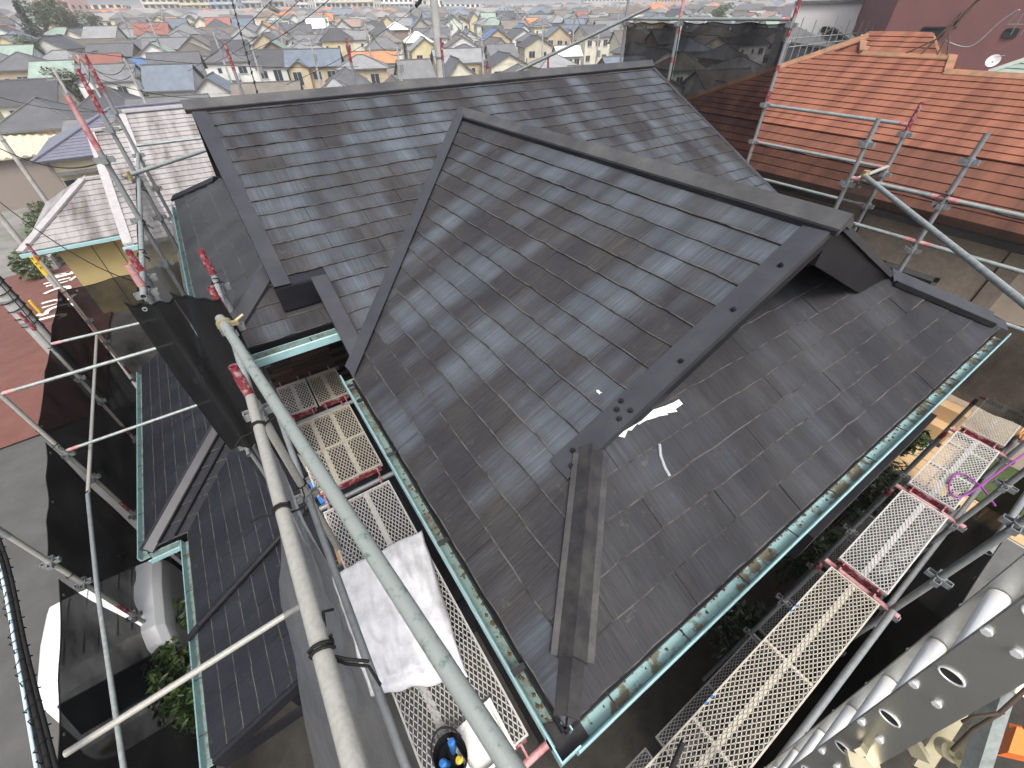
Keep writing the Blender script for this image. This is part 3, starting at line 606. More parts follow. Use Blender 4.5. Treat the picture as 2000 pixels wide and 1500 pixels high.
bt = CAM+ray(430, 622)*2.05
o = rail(SL, bt, bb+(bb-bt).normalized()*.6, 'pipe_green', .0218, 'brace')
mb = MB(); d = (bb-bt).normalized(); mb.tube(bt+d*.06, bt+d*.085, .031, 12); mb.bar(bt+d*.07+V(-.03, 0, .0), bt+d*.07+V(.06, 0, -.01), .02, .02); mb.tube(bt+d*.07+V(.05, .0, 0), bt+d*.07+V(.09, .02, .01), .008, 8); mb.build('clamp', MAT['clamp'], o)
oc = rail(SL, Zp(240, 346, 6.30), Zp(412, 290, 6.36), 'pipe', .0243, 'brace')
q = Zp(252, 343, 6.30); mb = MB(); mb.tube(q+V(-.01, 0, -.05), q+V(-.01, 0, .05), .034, 10); mb.bar(q+V(-.03, -.03, 0), q+V(.05, .04, 0), .03, .04); mb.build('clamp', MAT['clamp'], oc)
rail(SL, (-1.1, 9.2, 6.28), (.4, 9.2, 6.28), 'pipe')
for i, p in enumerate([(-1.1, 5.5, 6.2), (-1.1, 4.6, 6.2), (-1.1, 6.9, 6.2), (-1.1, 3.9, 6.15), (-.62, 3.6, 6.2), (-.62, 2.0, 5.4)]): tie(SL, p, i)
for i, y in enumerate((1.62, .95, .36)): k = (2.02-y)/2.37; tie(SL, (-.62+.07*k, y, 6.22+.52*k), 20+i, .07, 'y')
for y in (4.44, 3.73, 2.52, .10): rail(SL, (-.70, y, 4.46), (.10, y, 4.46), 'pipe_pink' if y < 2 else 'pipe_grey', .0243, 'transom')
for y in (3.02, 2.01): rail(SL, (-.62, y, 3.4), (-1.1, y+1.2, 3.4), 'pipe_red')
# --- far outer row on the left, out over the lower roof
SO = thing('scaffold', (-3.25, 6, 0), 'outer row of pipe scaffold wrapped in black netting beside the road', 'scaffold')
for y, z1 in [(9.9, 5.0), (7.86, 4.72), (6.0, 4.95), (4.26, 4.35)]:
    post(SO, -3.25, y, 0, z1, 'pipe_old', (.30, 'pipe_red' if y != 4.26 else 'pipe_grey'), (1.1, 2.05, 3.0, 3.5))
    mb = MB(); mb.tube((-3.25, y, 2.2), (-3.25, y, 2.42), PR+.001, 12); mb.tube((-3.25, y, 1.3), (-3.25, y, 1.62), PR+.001, 12); mb.build('paint_band', MAT['pipe_red'], SO)
mb = MB()
for (px0, py0, px1, py1, yy, zz) in [(100, 672, 270, 632, 7.86, 0), (0, 770, 300, 682, 6.0, 0), (130, 880, 375, 795, 6.0, 0)]:
    a = Yp(px0, py0, yy); b = Yp(px1, py1, yy); b = b+(b-a)*.7 if px0 == 130 else b+(b-a)*.5
    rail(SO, a, b, 'pipe', red=True, name='ledger')
a, b = Yp(128, 1472, 1.9), Yp(585, 1184, 1.9); rail(SO, a, b, 'pipe_old', .0243, 'ledger')
pa = [Xp(189, 650, -3.1), Xp(172, 960, -3.05)]; rail(SO, pa[0], pa[1], 'pipe_old', red=False)
pb = [Xp(171, 965, -3.05), Xp(190, 1150, -2.95)]; rail(SO, pb[0], pb[1], 'pipe_grey')
pc = [Xp(190, 1150, -2.95), Xp(243, 1510, -2.75)]; rail(SO, pc[0], pc[1], 'pipe')
for i, p in enumerate([(-3.25, 9.9, 4.1), (-3.25, 7.86, 4.1), (-3.25, 6, 3.7), (-3.25, 4.26, 3.2), (-3.22, 5.0, 2.4), (-3.22, 3.6, 1.9)]): tie(SO, p, 40+i, .07)
# --- back row
SB = thing('scaffold', (3, 9.2, 0), 'pipe scaffold row behind the main ridge with only red post tips showing', 'scaffold')
for x, z1 in [(.63, 7.46), (2.52, 7.47), (4.33, 7.42), (5.35, 7.02), (6.95, 7.05)]: post(SB, x, 9.2, 0, z1, 'pipe_grey', (.34, 'pipe_red'), (6.28,))
rail(SB, (.4, 9.2, 6.3), (7, 9.2, 6.3))
dg0, dg1 = Xp(1270, 14, 6.95), Yp(985, 152, 9.0); rail(SB, dg0, dg1+(dg1-dg0)*.1, 'pipe', .0243, 'brace')
# --- right rows
SR = thing('scaffold', (6.6, 3, 0), 'pipe scaffold on the right, between dark roof and orange roof', 'scaffold')
for y, z1, tp in [(6.92, 8.2, None), (5.73, 7.95, 'pipe_pink'), (3.86, 7.98, 'pipe_red'), (2.0, 6.93, 'pipe_red')]:
    post(SR, 6.9, y, 0, z1, 'pipe_grey', (.3, tp) if tp else None, (5.28, 5.75, 6.22, 6.7, 7.6) if z1 > 7 else (5.28, 5.75, 6.15, 6.6))
    if z1 > 7 and tp:
        mb = MB(); mb.tube((6.9, y, 6.75), (6.9, y, 6.87), PR+.001, 12); mb.tube((6.9, y, 7.1), (6.9, y, 7.17), PR+.004, 12); mb.tube((6.9, y, 7.48), (6.9, y, 7.62), PR+.001, 12); mb.build('paint_band', MAT['pipe_red'], SR)
for y, z1 in [(2.0, 6.87), (1.07, 6.87)]: post(SR, 5.9, y, 0, z1, 'pipe_grey', None, (5.28, 5.72, 6.2, 6.62))
for z, y0, y1 in [(7.66, 3.89, 6.95), (6.70, 2.0, 3.92), (6.22, 2.0, 3.86), (5.75, 2.0, 3.86)]: rail(SR, (6.9, y1, z), (6.9, y0, z), 'pipe', red=True)
for z in (6.27, 5.81, 5.30): rail(SR, (5.9, 2.0, z), (5.9, 1.07, z), 'pipe', red=True); rail(SR, (5.9, 1.07, z), (5.9, -.8, z), 'pipe', red=True)
rail(SR, (5.9, 2.0, 6.22), (6.9, 2.0, 6.24), 'pipe_old')
a, b = Zp(1688, 343, 6.33), Zp(2005, 596, 6.33); o = rail(SR, a, b+(b-a)*.4, 'pipe', .0243, 'brace')
mb = MB(); mb.tube(a+V(.02, 0, -.05), a+V(.02, 0, .05), .034, 10); mb.tube((b-a).normalized()*.02+a, (b-a).normalized()*.05+a, .03, 10); mb.build('clamp', MAT['clamp'], o)
mb = MB(); k = a.lerp(b, .62); mb.tube(k, k+(b-a).normalized()*.03, .0255, 12); mb.build('tape_mark', MAT['pipe_grey'], o)
q = V(5.9, .15, 6.18)
for i, p in enumerate([(6.9, 3.86, 6.7), (5.9, 1.07, 6.3), (5.9, 2, 6.2)]): tie(SR, p, 70+i)
# --- front walkway row
SF = thing('scaffold', (3.2, -.55, 0), 'pipe scaffold under the bright walkway along the front gutter', 'scaffold')
for x in (.30, 3.05, 4.5, 5.95, 6.95):
    post(SF, x, -.80, 0, 3.9 if x < 2.5 else 6.4, 'pipe_grey', None, (2.0, 3.0, 3.9) if x < 2.5 else (2.0, 3.0, 3.9, 4.55, 5.3))
    if x > 1: post(SF, x, -.26, 0, 3.86, 'pipe_grey', (.10, 'pipe_red'), (2.0, 3.0))
    rail(SF, (x, -.26, 3.93), (x, -.86, 3.93), 'pipe_pink', .0243, 'transom', red=False)
    rail(SF, (x, -.22, 2.05), (x, -.86, 2.05), 'pipe_grey', .0213, 'transom')
rail(SF, (-.5, -.80, 4.0), (3.0, -.80, 4.0), 'pipe_grey', .0243); rail(SF, (3.1, -.83, 3.55), (7.1, -.83, 3.55), 'pipe_grey', .0243)
rail(SF, (3.05, -.83, 5.0), (7.1, -.83, 5.0), 'pipe_grey', .0213); rail(SF, (-.5, -.83, 3.0), (7.1, -.83, 3.0), 'pipe_grey', .0213)
mb = MB(); 
for i in range(6): mb.tube((.98+i*.014, -.80, 4.0), (.988+i*.014, -.80, 4.0), .031, 14)
mb.build('strap', MAT['tie'], SF)
# ================================================================== walkway planks: expanded metal on a frame
def plank_parts(Ln, Wd, cell=(.030, .062), chans=(.33, .66), cross=(.5,), two=False):
    """local: x across (0..Wd), y along (0..Ln), top at z=0"""
    fr = MB(); t = .012
    for x in (0, Wd-t): fr.box(x, x+t, 0, Ln, -.035, .003)
    for y in (0, Ln-t): fr.box(t, Wd-t, y, y+t, -.035, .0025)
    ch = MB()
    for c in chans: ch.box(Wd*c-.022, Wd*c+.022, t, Ln-t, -.040, -.008)
    for c in cross: ch.box(t, Wd-t, Ln*c-.010, Ln*c+.010, -.030, -.0035)
    gr = MB(); cx, cy = cell; nx, ny = int((Wd-2*t)/cx), int((Ln-2*t)/cy); cx, cy = (Wd-2*t)/nx, (Ln-2*t)/ny; w, h = .0028, .003
    for j in range(ny):
        for i in range(nx):
            x0, y0 = t+i*cx, t+j*cy; xm, ym = x0+cx/2, y0+cy/2
            for a, b in (((xm, y0), (x0+cx, ym)), ((x0+cx, ym), (xm, y0+cy)), ((xm, y0+cy), (x0, ym)), ((x0, ym), (xm, y0))):
                d = V(b[0]-a[0], b[1]-a[1], 0).normalized(); n = V(-d.y, d.x, 0)*w
                A, B = V(*a, -.003), V(*b, -.003); k = V(0, 0, h)
                gr.mesh([A-n+k, B-n+k, B+n+k, A+n+k, A-n-k, B-n-k, B+n-k, A+n-k], [(0, 1, 2, 3), (0, 4, 5, 1), (3, 2, 6, 7)])
    return fr, ch, gr
PC = {}
def plank(x0, y0, z, Ln, Wd, along, col, label, hook=True, dark=False, chans=(.33, .66), cross=(.5,)):
    key = (Ln, Wd, chans, cross)
    if key not in PC: PC[key] = [m_.data(n_) for m_, n_ in zip(plank_parts(Ln, Wd, chans=chans, cross=cross), ('plank_frame', 'plank_channel', 'plank_mesh'))]
    r = thing('scaffold_plank', (0, 0, 0), label, 'walkway plank', 'expanded-metal walkway planks')
    for me, n_ in zip(PC[key], ('frame', 'channel', 'expanded_metal')):
        me2 = me.copy(); me2.materials.append(MAT[col]); o = bpy.data.objects.new(n_, me2); COL.objects.link(o); o.parent = r
    if hook:
        
        for ya in (-.012, Ln+.002): mb = MB(); mb.box(.02, Wd-.02, ya, ya+.010, -.075, -.012); me = mb.data('end_channel', MAT['pipe_red']); o = bpy.data.objects.new('end_channel', me); COL.objects.link(o); o.parent = r
        for xx in (.05, Wd-.07):
            for yy, s in ((0, -1), (Ln, 1)):
                hk = MB(); hk.box(xx, xx+.012, min(yy+s*.01, yy+s*.085), max(yy+s*.01, yy+s*.085), -.03, .012); hk.box(xx+.0, xx+.012, min(yy+s*.075, yy+s*.085), max(yy+s*.075, yy+s*.085), -.07, -.03); me = hk.data('hook', MAT['pipe_pink']); o = bpy.data.objects.new('hook', me); COL.objects.link(o); o.parent = r
    r.location = (x0, y0, z)
    if along == 'x': r.rotation_euler = (0, 0, -math.pi/2)
    return r
ZW = 4.53
plank(-.63, 2.63, ZW, 1.00, .62, 'y', 'grate_cream', 'cream double-channel plank on left walkway, second from the brown wall')
plank(-.63, 3.82, ZW, .55, .32, 'y', 'grate_white', 'short walkway plank by the brown wall, left half', chans=(.5,), cross=())
plank(-.29, 3.82, ZW, .55, .34, 'y', 'grate_cream', 'short red-edged walkway plank by the brown wall, right half', chans=(.5,), cross=())
plank(-.63, .19, ZW, 2.22, .60, 'y', 'grate_white', 'long white walkway plank on the left under the white sack and tray', chans=(.3, .62), cross=())
ZF = 3.99
for i, (x0, ln, c, lab, cr_) in enumerate([(.38, 2.60, 'grate_cream', 'long cream front walkway plank with blue paint dabs', (.26, .60)),
        (3.12, 1.30, 'grate_white', 'front walkway plank second from the orange rope coil', ()), (4.57, 1.30, 'grate_white', 'front walkway plank under the looped purple hose', (.4, .8)), (6.02, .86, 'grate_cream', 'front walkway plank at the right picture edge by the rope coil', ())]):
    plank(x0, -.32, ZF, ln, .40, 'x', c, lab, chans=(.5,), cross=cr_)
for i, (x0, ln, y0) in enumerate([(.05, 1.10, -.26), (1.30, 1.68, -.26), (3.12, 1.30, -.26), (4.57, 1.30, -.26)]):
    plank(x0, y0-.02, 2.12, ln, .50, 'x', 'grate_dark', 'dark lower walkway plank beneath the front walkway, ' + ['nearest the corner', 'second from the corner', 'third from the corner', 'fourth from the corner'][i], hook=False, chans=(.5,), cross=(.5,))
mb = MB()
for x, y in [(2.30, -.331), (2.37, -.331), (1.18, -.331), (1.25, -.331)]: mb.box(x, x+.03, y, y+.011, ZF+.003, ZF+.0045)
tag(mb.build('paint_dab', MAT['blue_grip']), 'blue paint dabs on the rim of the long front plank', 'paint')
# ================================================================== netting
def net(name, a, b, z0, z1, mat, label, sag=.03, nu=16, nv=18, seed=0, top_hem=True, cells=None, grom=True):
    """hanging sheet between plan points a and b, from z1 (top) down to z0; z0, z1 may be pairs"""
    a, b = Vector((*a, 0)), Vector((*b, 0)); n = (b-a).cross(V(0, 0, 1)).normalized(); z1 = z1 if isinstance(z1, tuple) else (z1, z1); z0 = z0 if isinstance(z0, tuple) else (z0, z0)
    pts = []
    for j in range(nv+1):
        for i in range(nu+1):
            u, w = i/nu, j/nv; p = a.lerp(b, u); zt, zb = z1[0]+(z1[1]-z1[0])*u, z0[0]+(z0[1]-z0[0])*u
            zt -= sag*.6*math.sin(math.pi*((u*3) % 1))*(1-w)
            off = sag*(1.6*mnoise.noise((u*2.5+seed, w*1.3, seed*3.1))+.6*mnoise.noise((u*7+seed, w*3.5, 2)))*(math.sin(math.pi*min(1, w*3+.15)/2 if w < .33 else math.pi/2))
            pts.append(p+n*off+V(0, 0, zt+(zb-zt)*w))
    root = thing(name, (a+b)/2+V(0, 0, min(z0)), label, 'netting', 'scaffold netting sheets')
    mb = MB(); mb.mesh(pts, [(j*(nu+1)+i, j*(nu+1)+i+1, (j+1)*(nu+1)+i+1, (j+1)*(nu+1)+i) for j in range(nv) for i in range(nu)], True); sh = mb.build('net_cloth', MAT[mat], root)
    if top_hem:
        mb = MB(); mb.path(pts[:nu+1], .006, 6); mb.build('hem', MAT['net_solid'], root)
        if grom:
            for i in ((1, nu//2, nu-1) if nu > 12 else (3,)):
                p = pts[i]-V(0, 0, .05); mb = MB()
                mb.path([p+(b-a).normalized()*math.cos(k*.6)*.012+V(0, 0, math.sin(k*.6)*.012) for k in range(12)], .004, 5); mb.build('grommet', MAT['pipe'], root)
    return root
net('mesh_sheet', (6.96, 3.9), (6.96, 5.72), 4.6, 7.63, 'net_black', 'black mesh sheet stretched beside the orange roof, tall right panel', .05, seed=1)
net('mesh_sheet', (6.96, 5.74), (6.96, 6.95), 4.6, 7.62, 'net_black', 'narrow black mesh sheet panel at the far end of the ridge', .04, seed=2)
net('mesh_sheet', (6.96, 2.0), (6.96, 3.85), 3.4, 6.19, 'net_mid', 'see-through brown mesh sheet below the orange roof, left panel', .03, seed=3)
net('mesh_sheet', (5.97, .2), (5.97, 2.0), 3.2, 6.24, 'net_thin', 'see-through mesh sheet in front of the tan wall', .03, seed=4)
net('mesh_sheet', (6.0, 2.03), (6.88, 2.03), 3.4, 6.19, 'net_thin', 'short mesh sheet returning across the scaffold corner by the yellow clamp', .03, seed=14, nu=8)
net('mesh_sheet', (6.02, -.95), (6.02, .17), 4.3, 5.3, 'net_black', 'dark mesh sheet beyond the right end of the front gutter', .05, seed=5)
net('mesh_sheet', (1.2, -1.12), (7.0, -1.12), .15, 3.9, 'net_dense', 'dark mesh sheet outside the front walkway, bottom right', .05, nu=36, seed=6)
net('mesh_sheet', (-.86, 3.16), (-.60, 2.92), 4.8, (6.40, 6.38), 'net_solid', 'black sheet folded over the post ends, hanging at left centre, right fold', .04, nu=10, seed=7, grom=False)
net('mesh_sheet', (-1.11, 3.18), (-.86, 3.16), 4.9, (6.40, 6.36), 'net_solid', 'black sheet with white grommet hanging at left centre, left fold', .05, nu=10, seed=8)
net('mesh_sheet', (-1.16, 3.9), (-1.16, 8.8), 3.4, 6.16, 'net_grey', 'grey mesh sheet running back along the left scaffold row', .04, nu=30, seed=9)
net('mesh_sheet', (-.66, .1), (-.66, 1.95), 3.0, (6.55, 6.1), 'net_grey', 'grey see-through mesh sheet hanging under the near pale rail', .10, nu=20, seed=10, top_hem=False)
net('mesh_sheet', (-3.31, 6.05), (-3.31, 9.9), .2, (3.95, 4.18), 'net_dense', 'black netting on the outer row, far panel beside the utility pole', .06, nu=24, seed=11)
net('mesh_sheet', (-3.31, 4.32), (-3.31, 6.0), .2, (3.45, 3.78), 'net_dense', 'black netting on the outer row, middle panel over grey asphalt', .06, nu=16, seed=12)
net('mesh_sheet', (-3.31, 1.2), (-3.31, 4.22), .2, (2.85, 3.26), 'net_dense', 'black netting on the outer row, near panel beside the white vehicle', .06, nu=20, seed=13)
net('mesh_sheet', (-3.25, 9.98), (-1.05, 9.98), .2, (4.12, 4.2), 'net_black', 'dark netting across the back below the olive-yellow wall', .05, nu=16, seed=15)
# ================================================================== things on the scaffold
def cushion(name, quad, h, mat, label, cat, nu=60, nv=60, seed=0, pw=.22, wr=.032, frill=True):
    """crumpled bag: quad = 4 plan corners (world), lies at their height"""
    q = [Vector(p) for p in quad]; mb = MB(); up, dn_ = [], []
    for j in range(nv+1):
        for i in range(nu+1):
            u, w = i/nu, j/nv; p = q[0].lerp(q[1], u).lerp(q[3].lerp(q[2], u), w)
            e = (math.sin(math.pi*u)*math.sin(math.pi*w))**pw
            fx = .014*mnoise.noise((w*6+seed, u*.5, 1))*(1 if u in (0, 1) else .4); fy = .02*mnoise.noise((u*6+seed, w*.5, 4))*(1 if w in (0, 1) else .4)
            cre = mnoise.noise((u*5+seed, w*1.6, .3))*.6+mnoise.noise((u*16+w*3, w*4+seed, 2))*.35+.9*(.35-abs(mnoise.noise((u*3+w*3+seed, w*3-u*4, 5))))+.8*max(0, w-.82)*5*abs(math.sin(w*60+3*u))*.5
            up.append(p+V(fx, fy, e*h+cre*wr*(.4+e)+.012)); dn_.append(p+V(fx, fy, .002))
    fs = [(j*(nu+1)+i, j*(nu+1)+i+1, (j+1)*(nu+1)+i+1, (j+1)*(nu+1)+i) for j in range(nv) for i in range(nu)]; k = len(up)
    fs += [(a+k, d+k, c+k, b+k) for a, b, c, d in fs]
    bo = [i for i in range(nu+1)]+[(j*(nu+1)+nu) for j in range(1, nv+1)]+[nv*(nu+1)+i for i in range(nu-1, -1, -1)]+[j*(nu+1) for j in range(nv-1, 0, -1)]
    fs += [(bo[i], bo[i]+k, bo[(i+1) % len(bo)]+k, bo[(i+1) % len(bo)]) for i in range(len(bo))]
    mb.mesh(up+dn_, fs, True); return tag(mb.build(name, MAT[mat]), label, cat)
b4 = [Zp(645, 1122, 4.60), Zp(823, 1030, 4.60), Zp(912, 1318, 4.60), Zp(722, 1358, 4.60)]
for p in b4: p.z = 4.552
cushion('rubble_bag', b4, .07, 'bag_white', 'white woven sack lying on the left walkway beside the gutter', 'sack', seed=2)
# tray with brush, tool pouch
tr = thing('plastic_tray', (-.2, .35, 4.545), 'pale plastic tray holding a scrubbing brush at the end of left walkway', 'tray')
c_ = [Zp(873, 1442, 4.6), Zp(957, 1362, 4.6), Zp(1008, 1462, 4.6), Zp(930, 1530, 4.6)]
cen = sum(c_, V(0, 0, 0))/4; mb = MB()
for k0, k1, z0, z1 in ((1, 1, 4.585, 4.60), ):
    o4 = [V(p.x, p.y, 4.60) for p in c_]; i4 = [cen+(p-cen)*.88 for p in o4]; b4_ = [V(p.x, p.y, 4.548) for p in [cen+(p-cen)*.82 for p in o4]]; x4 = [V(p.x, p.y, 4.55) for p in [cen+(p-cen)*.9 for p in o4]]
    for i in range(4):
        j = (i+1) % 4; mb.face([o4[i], o4[j], i4[j], i4[i]]); mb.face([i4[i], i4[j], b4_[j], b4_[i]]); mb.face([o4[j], o4[i], x4[i], x4[j]])
    mb.face(b4_)
mb.build('tray_body', MAT['plastic_white'], tr)
br = thing('scrub_brush', cen, 'white-bristled brush lying in the pale plastic tray', 'brush'); mb = MB(); e1, e2 = (c_[1]-c_[2]).normalized(), (c_[1]-c_[0]).normalized()
bc = cen+e1*.02+e2*.045; bc.z = 4.552
mb.hexa([bc-e1*.10-e2*.02, bc+e1*.10-e2*.02, bc+e1*.10+e2*.02, bc-e1*.10+e2*.02]+[p+V(0, 0, .014) for p in (bc-e1*.10-e2*.02, bc+e1*.10-e2*.02, bc+e1*.10+e2*.02, bc-e1*.10+e2*.02)]); mb.build('brush_back', MAT['wood'], br)
mb = MB()
for i in range(18):
    for j in range(5):
        p = bc+e1*(-.094+.011*i)+e2*(-.016+.008*j)+V(0, 0, .014); mb.tube(p, p+V(0, 0, .022), .003, 5, r2=.0036)
kind(mb.build('bristles', MAT['van_white'], br), 'stuff')
tp = Zp(880, 1475, 4.68); tp.z = 4.548
po = thing('tool_pouch', tp, 'black round tool pouch with blue grips at bottom of left walkway', 'tool pouch'); mb = MB(); n = 20
for r1, r2, z0, z1, fl in ((.085, .092, 0, .15, 0), (.088, .080, .15, .012, 1)):
    mb.tube(tp+V(0, 0, z0), tp+V(0, 0, z1), r1, n, r2=r2) if False else mb.mesh([tp+V(math.cos(2*math.pi*i/n)*r1, math.sin(2*math.pi*i/n)*r1*1.1, z0) for i in range(n)]+[tp+V(math.cos(2*math.pi*i/n)*r2, math.sin(2*math.pi*i/n)*r2*1.1, z1+.012*math.sin(i*.9)) for i in range(n)], [(i, (i+1) % n, n+(i+1) % n, n+i) for i in range(n)], True)
mb.face([tp+V(math.cos(2*math.pi*i/n)*.084, math.sin(2*math.pi*i/n)*.09, .008) for i in range(n)]); mb.build('pouch_body', MAT['pouch'], po)
mb = MB(); mb.path([tp+V(.095*math.cos(a), .10*math.sin(a), .15+.16*math.sin((a-.4)/2.4*math.pi)) for a in [.4+.24*i for i in range(11)]], .006, 6); mb.build('strap', MAT['pouch'], po)
for i, (dx, dy, m_, lab) in enumerate([(-.03, -.01, 'blue_grip', 'blue-handled tool in the pouch, left of two'), (.02, .025, 'blue_grip', 'blue-handled tool in the pouch, right of two'), (.02, -.03, 'yellow_plastic', 'yellow-handled tool between the blue grips')]):
    mb = MB(); a = tp+V(dx, dy, .02); b = tp+V(dx*1.6+.0, dy*1.5, .19 if i < 2 else .14); mb.tube(a, b, .018, 10, r2=.021); mb.tube(b, b+V(-.004, .004, .012), .021, 10, r2=.014); tag(mb.build('hand_tool', MAT[m_]), lab, 'tool')
# things stowed between the posts left of the walkway
q = Zp(660, 1075, 4.55); mb = MB(); mb.bar(Zp(638, 1010, 4.5), Zp(668, 1100, 4.5), .04, .03); tag(mb.build('timber_offcut', MAT['wood']), 'orange-brown timber strip beside the left walkway plank', 'timber')
mb = MB(); mb.bar(Zp(608, 945, 4.45), Zp(632, 985, 4.45), .035, .06); tag(mb.build('level_tool', MAT['blue_grip']), 'blue tool case wedged beside the left walkway', 'tool')
# ---- ladder hoist at bottom right
LD = thing('ladder_hoist', (.85, -.80, .1), 'aluminium ladder hoist with round rungs standing at bottom right', 'ladder')
F0, dv = V(1.0, -.53, 6.563), V(-.009, -.026, -.299)
def lp(k): return F0+dv*k
def channel(mb, a, b, web, fl, th, inward, wdir):
    """C section from a to b: web in direction wdir (length web), flanges pointing inward"""
    a, b, i, w = Vector(a), Vector(b), Vector(inward), Vector(wdir)
    def pr(s0, s1, t0, t1): mb.hexa([a+w*s0+i*t0, a+w*s1+i*t0, a+w*s1+i*t1, a+w*s0+i*t1, b+w*s0+i*t0, b+w*s1+i*t0, b+w*s1+i*t1, b+w*s0+i*t1])
    pr(-web/2, web/2, 0, th); pr(-web/2, -web/2+th, th, fl); pr(web/2-th, web/2, th, fl)
top, bot = lp(-2.6), lp(20.8)
for x, s in ((0, -1), (-.33, 1)):
    mb = MB(); off = V(x, 0, 0); channel(mb, bot+off+V(0, -.018, 0), top+off+V(0, -.018, 0), .10, .022, .004, (s, 0, 0), (0, 1, 0)); rl = mb.build('side_rail', MAT['alu'], LD)
    for k in range(0, 12):
        for dy, kk in ((0, .0),):
            p = lp(k*1.0-2)+off; e = V(-s, 0, 0); mb = MB(); nn = 14
            ring = [p+V(0, math.cos(2*math.pi*i/nn)*.024, math.sin(2*math.pi*i/nn)*.018) for i in range(nn)]
            mb.path([r_+e*.002 for r_ in ring+ring[:1]], .003, 5); mb.build('rung_collar', MAT['alu_bright'], rl)
            mb = MB(); mb.face([q_+e*.0015 for q_ in ([p+V(0, math.cos(2*math.pi*i/nn)*.021, math.sin(2*math.pi*i/nn)*.015) for i in range(nn)])]); mb.build('rung_end', MAT['rubber'], rl)
        for dy in (-.025, .025):
            p = lp(k-1.62)+off+V(0, dy, 0); mb = MB(); mb.tube(p, p+V(-s*.008, 0, 0), .010, 6); mb.build('bolt', MAT['alu_bright'], rl)
for k in range(0, 22):
    mb = MB(); p = lp(k-2); mb.tube(p+V(-.006, 0, 0), p+V(-.324, 0, 0), .0235, 16); mb.build('rung', MAT['alu_bright'], LD)
# lock plate between rungs, hoist wheel and stay arms below
mb = MB(); p = lp(.45); mb.box(p.x-.12, p.x-.01, p.y-.03, p.y-.024, p.z-.09, p.z+.02); mb.tube(p+V(-.03, -.03, 0), p+V(-.03, -.05, 0), .012, 6); mb.tube(p+V(-.08, -.03, -.05), p+V(-.02, -.05, -.05), .006, 8); mb.build('lock_plate', plain('brass', (.42, .26, .16), .45, .5), LD)
mb = MB(); p = lp(3.6)+V(-.36, -.075, 0)
mb.tube(p+V(-.012, 0, 0), p+V(.012, 0, 0), .055, 24); mb.tube(p+V(-.02, 0, 0), p+V(.05, 0, 0), .012, 10); mb.build('guide_wheel', MAT['rubber'], LD)
def zbar(a, b, w, h, mat, nm='stay_arm'):
    mb = MB(); mb.bar(a, b, w, h); return mb.build(nm, MAT[mat], LD)
P_ = lambda px, py, d: CAM+ray(px, py)*d
zbar(P_(1962, 1318, 1.25), P_(1900, 1520, 1.30), .035, .05, 'pipe'); zbar(P_(1985, 1310, 1.25), P_(1975, 1350, 1.24), .04, .05, 'zinc')
zbar(P_(1955, 1345, 1.30), P_(1880, 1500, 1.35), .03, .04, 'zinc'); zbar(P_(1800, 1500, 1.5), P_(1900, 1340, 1.4), .05, .012, 'zinc'); zbar(P_(1655, 1480, 1.3), P_(1720, 1510, 1.3), .04, .01, 'zinc')
zbar(P_(1765, 1420, 1.45), P_(1800, 1480, 1.45), .02, .05, 'zinc'); zbar(P_(1690, 1450, 1.4), P_(1680, 1470, 1.2), .02, .02, 'zinc')
mb = MB(); mb.tube(P_(1845, 1460, 1.42), P_(1862, 1470, 1.38), .03, 16); mb.tube(P_(1845, 1460, 1.42), P_(1872, 1475, 1.35), .012, 10); mb.build('pulley', MAT['zinc'], LD)
mb = MB(); mb.path([P_(2010, 1340, 1.2), P_(1950, 1395, 1.22), P_(1900, 1425, 1.25), P_(1860, 1465, 1.3)], .006, 6); mb.path([P_(1960, 1392, 1.22), P_(1900, 1400, 1.22), P_(1880, 1410, 1.25)], .005, 6); mb.build('hoist_rope', plain('rope_dark', (.05, .035, .025), .9), LD)
ob = [P_(1962, 1425, 1.6), P_(2012, 1450, 1.6), P_(2010, 1490, 1.6), P_(1945, 1475, 1.6)]
mb = MB(); mb.hexa(ob+[p+V(0, 0, .06)+(CAM-p)*.02 for p in ob]); mb.bar(ob[0]+V(0, 0, .05), ob[2]+V(0, 0, .05), .02, .03); tag(mb.build('orange_housing', MAT['orange_plastic'], LD), 'orange', 'x')
o = bpy.data.objects.get('orange_housing'); del o['label']; del o['category']
# black scraper handle on the front plank
mb = MB(); a, b = Zp(1330, 1455, 4.1), Zp(1300, 1530, 4.1); a.z += .03; mb.tube(a, b, .017, 14); mb.tube(a, a+(a-b).normalized()*.012, .019, 14)
for i in range(9): k = a.lerp(b, .1+i*.09); mb.tube(k, k+(b-a).normalized()*.006, .0185, 14)
tag(mb.build('ribbed_scraper', MAT['rubber']), 'black ribbed tool handle lying on the front walkway, bottom edge', 'tool')
# purple hose loop, tan and pink rope coil on the front walkway
zh = ZF+.022
def pz(l, z): 
    out = []
    for x, y in l: q = Zp(x, y, z); out.append(q)
    return out
def smooth(pts, k=6):
    out = []
    for i in range(len(pts)-1):
        p0, p1, p2, p3 = pts[max(i-1, 0)], pts[i], pts[i+1], pts[min(i+2, len(pts)-1)]
        for j in range(k): t_ = j/k; out.append(.5*((2*p1)+(p2-p0)*t_+(2*p0-5*p1+4*p2-p3)*t_*t_+(3*p1-p0-3*p2+p3)*t_**3))
    return out+[pts[-1]]
mb = MB(); mb.path(smooth(pz([(1944, 988), (1920, 955), (1900, 938), (1880, 925), (1864, 928), (1854, 945), (1856, 962), (1870, 970), (1890, 965), (1920, 945), (1960, 915), (2010, 880)], zh+.004)), .0095, 8)
tag(mb.build('purple_hose', MAT['purple']), 'thin purple air hose looped over the front walkway', 'hose')
